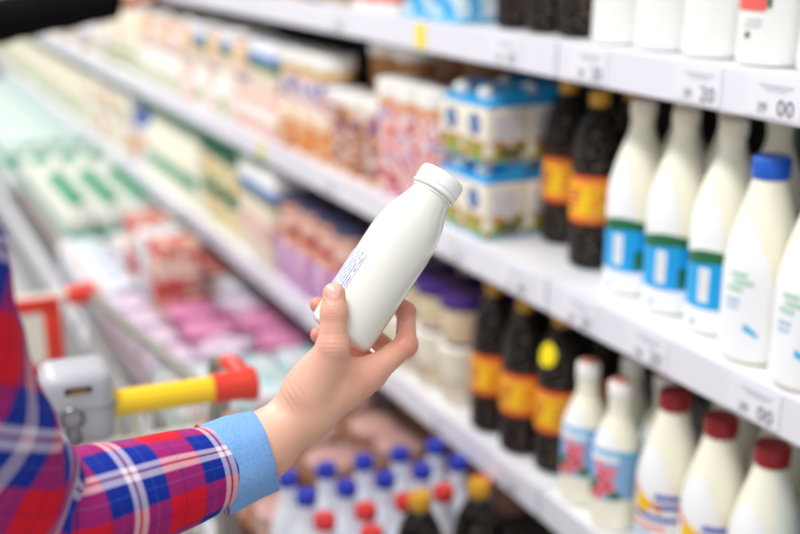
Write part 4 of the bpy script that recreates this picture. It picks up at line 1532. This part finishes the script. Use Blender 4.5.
V, F = surface(whole2, np.minimum(q2(-.2, -.2, 1.30), S2 - .12), np.maximum(q2(.2, .2, 1.84), S2 + .24), .0055)
b2 = np_obj('body', V, F, sk, p2)
b2.location = o2
a_ = b2.data.attributes.new('flush', 'FLOAT', 'POINT')
a_.data.foreach_set('value', np.full(len(V), .35, np.float32))


def jacket(p):
    d = rc(p, q2(-.02, 0, 1.38), q2(0, 0, .95), .12, .13)
    for s in (-1, 1):
        d = smin(d, rc(p, q2(-.02, s * .08, 1.36), q2(0, s * .06, .90), .10, .12), .05)
        d = smin(d, rc(p, q2(-.02, s * .05, 1.43), q2(-.02, s * .17, 1.41), .05, .06), .04)
    d = smin(d, rc(p, q2(-.02, -.17, 1.40), S1.astype(np.float32), .066, .056), .03)
    d = smin(d, rc(p, S1.astype(np.float32), S2.astype(np.float32), .056, .042), .02)
    d = smin(d, rc(p, q2(-.02, .18, 1.40), q2(.0, .24, 1.12), .062, .052), .03)
    d = smin(d, rc(p, q2(.0, .24, 1.12), q2(.10, .25, .90), .052, .042), .02)
    d = d + .003 * np.sin(p[..., 0] * 60 + p[..., 2] * 40) * np.sin(p[..., 1] * 50)
    return d


jv = surface(jacket, q2(-.3, -.45, .72), q2(.75, .4, 1.62), .011)
jk = np_obj('black_jacket', *jv, M('black_cloth', (8, 8, 11), .9, .1, bump=.3, bscale=400), p2)
jk.location = o2


def legs2(p):
    d = rc(p, q2(0, -.07, .90), q2(0, .07, .90), .12, .12)
    for s in (-1, 1):
        d = smin(d, rc(p, q2(0, s * .085, .86), q2(0, s * .095, .50), .09, .068), .04)
        d = smin(d, rc(p, q2(0, s * .095, .50), q2(-.01, s * .10, .07), .068, .056), .02)
    return d


lg = np_obj('trousers', *surface(legs2, q2(-.2, -.25, -.02), q2(.2, .25, 1.06), .012), M('dark_trousers', (40, 42, 50), .8), p2)
lg.location = o2
h2_ = surface(lambda p: np.maximum(rc(p, q2(-.015, 0, 1.71), q2(-.03, 0, 1.66), .101, .097), (p[..., 0] - C2[0] - .05) * .8 - (p[..., 2] - 1.70) * .5), q2(-.2, -.2, 1.5), q2(.2, .2, 1.85), .008)
hr = np_obj('hair', *h2_, M('dark_hair', (34, 26, 22), .5), p2)
hr.location = o2
for s in (-1, 1):
    so = np_obj('shoe', *surface(lambda p: np.maximum(smin(rc(p, q2(-.03, s * .10, .045), q2(.14, s * .105, .035), .045, .037), rc(p, q2(-.02, s * .10, .05), q2(-.02, s * .10, .09), .046, .046), .02), .002 - p[..., 2]), q2(-.14, s * .10 - .1, -.03), q2(.24, s * .10 + .1, .18), .007), M('black_shoe', (24, 24, 26), .4), p2)
    so.location = o2

# ------------------------------------------------------------------ the shopping trolley
CX, CY, CA = .121, 1.285, R_(-4)
ct = thing('shopping_trolley', 'wire shopping trolley with yellow handle, red end caps and grey coin lock', 'shopping trolley', (CX, CY, 0), CA)
chrome = M('chrome_wire', (146, 146, 138), .32, metal=.4)
cream_wire = M('cream_wire', (222, 222, 206), .35)
yellow_p = M('yellow_plastic', (246, 204, 8), .22, coat=.4)
red_p = M('red_plastic', (222, 52, 30), .3, coat=.2)
lock_m = M('lock_grey', (176, 178, 186), .32)
dark_m = M('slot_dark', (22, 20, 20), .5)
brass = M('brass_coin', (190, 150, 70), .3, metal=.9)
HZ = 1.0
hx = .285
G().tube([(-hx + .04, 0, HZ), (hx - .045, 0, HZ)], .0168, 20).build('handle_bar', yellow_p, ct)
for s in (-1, 1):
    g = G()
    e = [(s * (hx - .052), 0, HZ), (s * (hx - .018), 0, HZ), (s * (hx - .006), 0, HZ), (s * (hx + .002), 0, HZ), (s * (hx + .005), 0, HZ)]
    g.tube(e, [.0195, .0197, .0225, .0225, .017], 20)
    g.tube(cr3([(s * (hx - .012), .004, HZ + .006), (s * (hx - .014), .03, HZ + .014), (s * (hx - .022), .06, HZ + .010)], 4), [.014, .0135, .013, .0125, .012, .012, .011, .011, .010][:9], 12)
    g.build('end_cap', red_p, ct)
    g = G()
    g.tube(cr3([(s * (hx - .022), .055, HZ + .010), (s * (hx - .028), .085, HZ + .004), (s * (hx - .03), .095, HZ - .03), (s * (hx - .03), .10, HZ - .10), (s * (hx - .035), .06, HZ - .35), (s * (hx - .03), .05, .30), (s * (hx - .02), .12, .17)], 6), .0095, 10)
    g.build('handle_post', chrome, ct)
# coin lock
g = G()
g.box(.026, .110, -.038, .038, HZ - .036, HZ + .058, .018, 0, 4)
lk = g.build('coin_lock', lock_m, ct)
G().box(.0255, .1105, -.0385, .0385, HZ + .0125, HZ + .0135, .0004).build('seam', M('seam_grey', (110, 112, 120), .5), lk, smooth=False)
G().box(.052, .084, -.0392, -.034, HZ + .034, HZ + .043, .002).build('coin_slot', dark_m, lk, smooth=False)
G().box(.058, .079, -.0398, -.0390, HZ + .0355, HZ + .0385).build('coin', brass, lk, smooth=False)
g = G()


def link(c, ax, r=.008, el=1.5, tr=.0017):
    ax = Vector(ax).normalized()
    o_ = Vector((0, 0, 1))
    b_ = ax.cross(o_).normalized()
    return [Vector(c) + b_ * r * math.cos(t) + o_ * r * el * math.sin(t) for t in [2 * PI * i / 16 for i in range(17)]]


g.tube([Vector((.058 + .013 * math.cos(t), -.041 - .004 * math.sin(t), HZ + .006 + .013 * math.sin(t))) for t in [2 * PI * i / 18 for i in range(19)]], .0022, 8, 0, False)
for i in range(7):
    g.tube(link((.058, -.046, HZ - .014 - i * .021), (1, 0, 0) if i % 2 else (0, 1, 0), .0072, 1.8), .0024, 8, 0, False)
g.build('chain', M('chain_steel', (150, 150, 152), .25, metal=1), lk)
# basket
RY0, RY1, RZ0, RZ1 = .10, .90, .935, .862      # top rim
RX0, RX1 = .262, .180
BY0, BY1, BZ0, BZ1, BX0, BX1 = .16, .82, .50, .56, .20, .14


def rimp(s, t):
    return Vector((s * (RX0 + (RX1 - RX0) * t), RY0 + (RY1 - RY0) * t, RZ0 + (RZ1 - RZ0) * t))


def botp(s, t):
    return Vector((s * (BX0 + (BX1 - BX0) * t), BY0 + (BY1 - BY0) * t, BZ0 + (BZ1 - BZ0) * t))


for s in (-1, 1):
    g = G()
    for i in range(41):
        t = i / 40
        g.tube([rimp(s, t), botp(s, t)], .0014, 5, 0, False)
    for j in range(1, 5):
        k_ = j / 5
        g.tube([rimp(s, 0).lerp(botp(s, 0), k_), rimp(s, 1).lerp(botp(s, 1), k_)], .0020, 5, 0, False)
    g.build('side_panel', chrome, ct)
    G().tube([rimp(s, -.02), rimp(s, 1.0)], .0105, 10).build('top_rail', chrome, ct)
g = G()
for i in range(17):
    k_ = i / 16
    g.tube([rimp(-1, 1).lerp(rimp(1, 1), k_), botp(-1, 1).lerp(botp(1, 1), k_)], .0015, 5, 0, False)
for j in range(1, 5):
    g.tube([rimp(-1, 1).lerp(botp(-1, 1), j / 5), rimp(1, 1).lerp(botp(1, 1), j / 5)], .002, 5, 0, False)
g.build('front_panel', chrome, ct)
g = G()
for i in range(17):
    k_ = i / 16
    g.tube([botp(-1, 0).lerp(botp(1, 0), k_), botp(-1, 1).lerp(botp(1, 1), k_)], .0016, 5, 0, False)
for j in range(9):
    g.tube([botp(-1, j / 8), botp(1, j / 8)], .002, 5, 0, False)
g.build('basket_floor', chrome, ct)
G().tube([rimp(-1, 1), rimp(1, 1)], .009, 10).build('front_rail', cream_wire, ct)
for s in (-1, 1):
    c = rimp(s, 1)
    G().box(c.x - .045, c.x + .014, c.y - .035, c.y + .016, c.z - .014, c.z + .020, .009, 0, 3).build('corner_bumper', red_p, ct)
# framed notice hung inside the front panel
fx, fy, fz = .035, RY1 - .03, .872
fr = G()
fr.box(fx - .085, fx + .085, fy - .004, fy + .004, fz - .065, fz + .0, 0)
bd = G().box(fx - .062, fx + .062, fy - .006, fy - .002, fz - .135, fz - .03).build('notice_board', M('notice_white', (226, 226, 214), .5), ct, smooth=False)
g = G()
g.box(fx - .085, fx + .085, fy - .008, fy + .004, fz - .030, fz, .004)
g.box(fx - .085, fx + .085, fy - .008, fy + .004, fz - .165, fz - .135, .004)
g.box(fx - .085, fx - .050, fy - .008, fy + .004, fz - .150, fz - .015, .004)
g.box(fx + .050, fx + .085, fy - .008, fy + .004, fz - .150, fz - .015, .004)
g.build('red_frame', red_p, bd)
# rear flap with wire grid and child seat bar
g = G()
for i in range(22):
    x = -.235 + .47 * i / 21
    g.tube([(x, .085, .945), (x * .9, .15, .53)], .0017, 5, 0, False)
for j in range(1, 4):
    z = .945 - .10 * j
    g.tube([(-.235, .085 + .0155 * j, z), (.235, .085 + .0155 * j, z)], .0022, 5, 0, False)
g.build('rear_flap', cream_wire, ct)
g = G()
g.tube([(-.24, .066, .962), (.15, .066, .962)], .0085, 10)
g.build('flap_bar', M('white_bar', (240, 240, 232), .3), ct)
g = G()
for i in range(7):
    x = -.22 + .44 * i / 6
    g.tube([(x, .076, .945), (x, .080, .86)], .0042, 7, 0, False)
g.tube([(-.235, .074, .915), (.235, .074, .915)], .005, 8)
g.build('flap_frame', cream_wire, ct)
# chassis and castors
for s in (-1, 1):
    g = G()
    g.tube(cr3([(s * .265, .12, .17), (s * .24, .3, .16), (s * .19, .80, .15), (s * .17, .86, .15)], 5), .011, 10)
    g.tube([(s * .20, .20, .16), (s * .195, .20, .50)], .008, 8)
    g.tube([(s * .175, .78, .15), (s * .172, .78, .555)], .008, 8)
    g.build('chassis_rail', chrome, ct)
    for yy, xx in ((.14, .262), (.82, .18)):
        f_ = G().box(s * xx - .018, s * xx + .018, yy - .016, yy + .016, .10, .15, .004).build('castor_fork', chrome, ct)
        G().lathe([(.020, -.012), (.048, -.012), (.05, -.008), (.05, .008), (.048, .012), (.020, .012)], 24, mat=Matrix.Translation((s * xx, yy - .01, .051)) @ Matrix.Rotation(PI / 2, 4, 'Y')).build('castor_wheel', M('rubber_grey', (60, 60, 64), .6), f_)
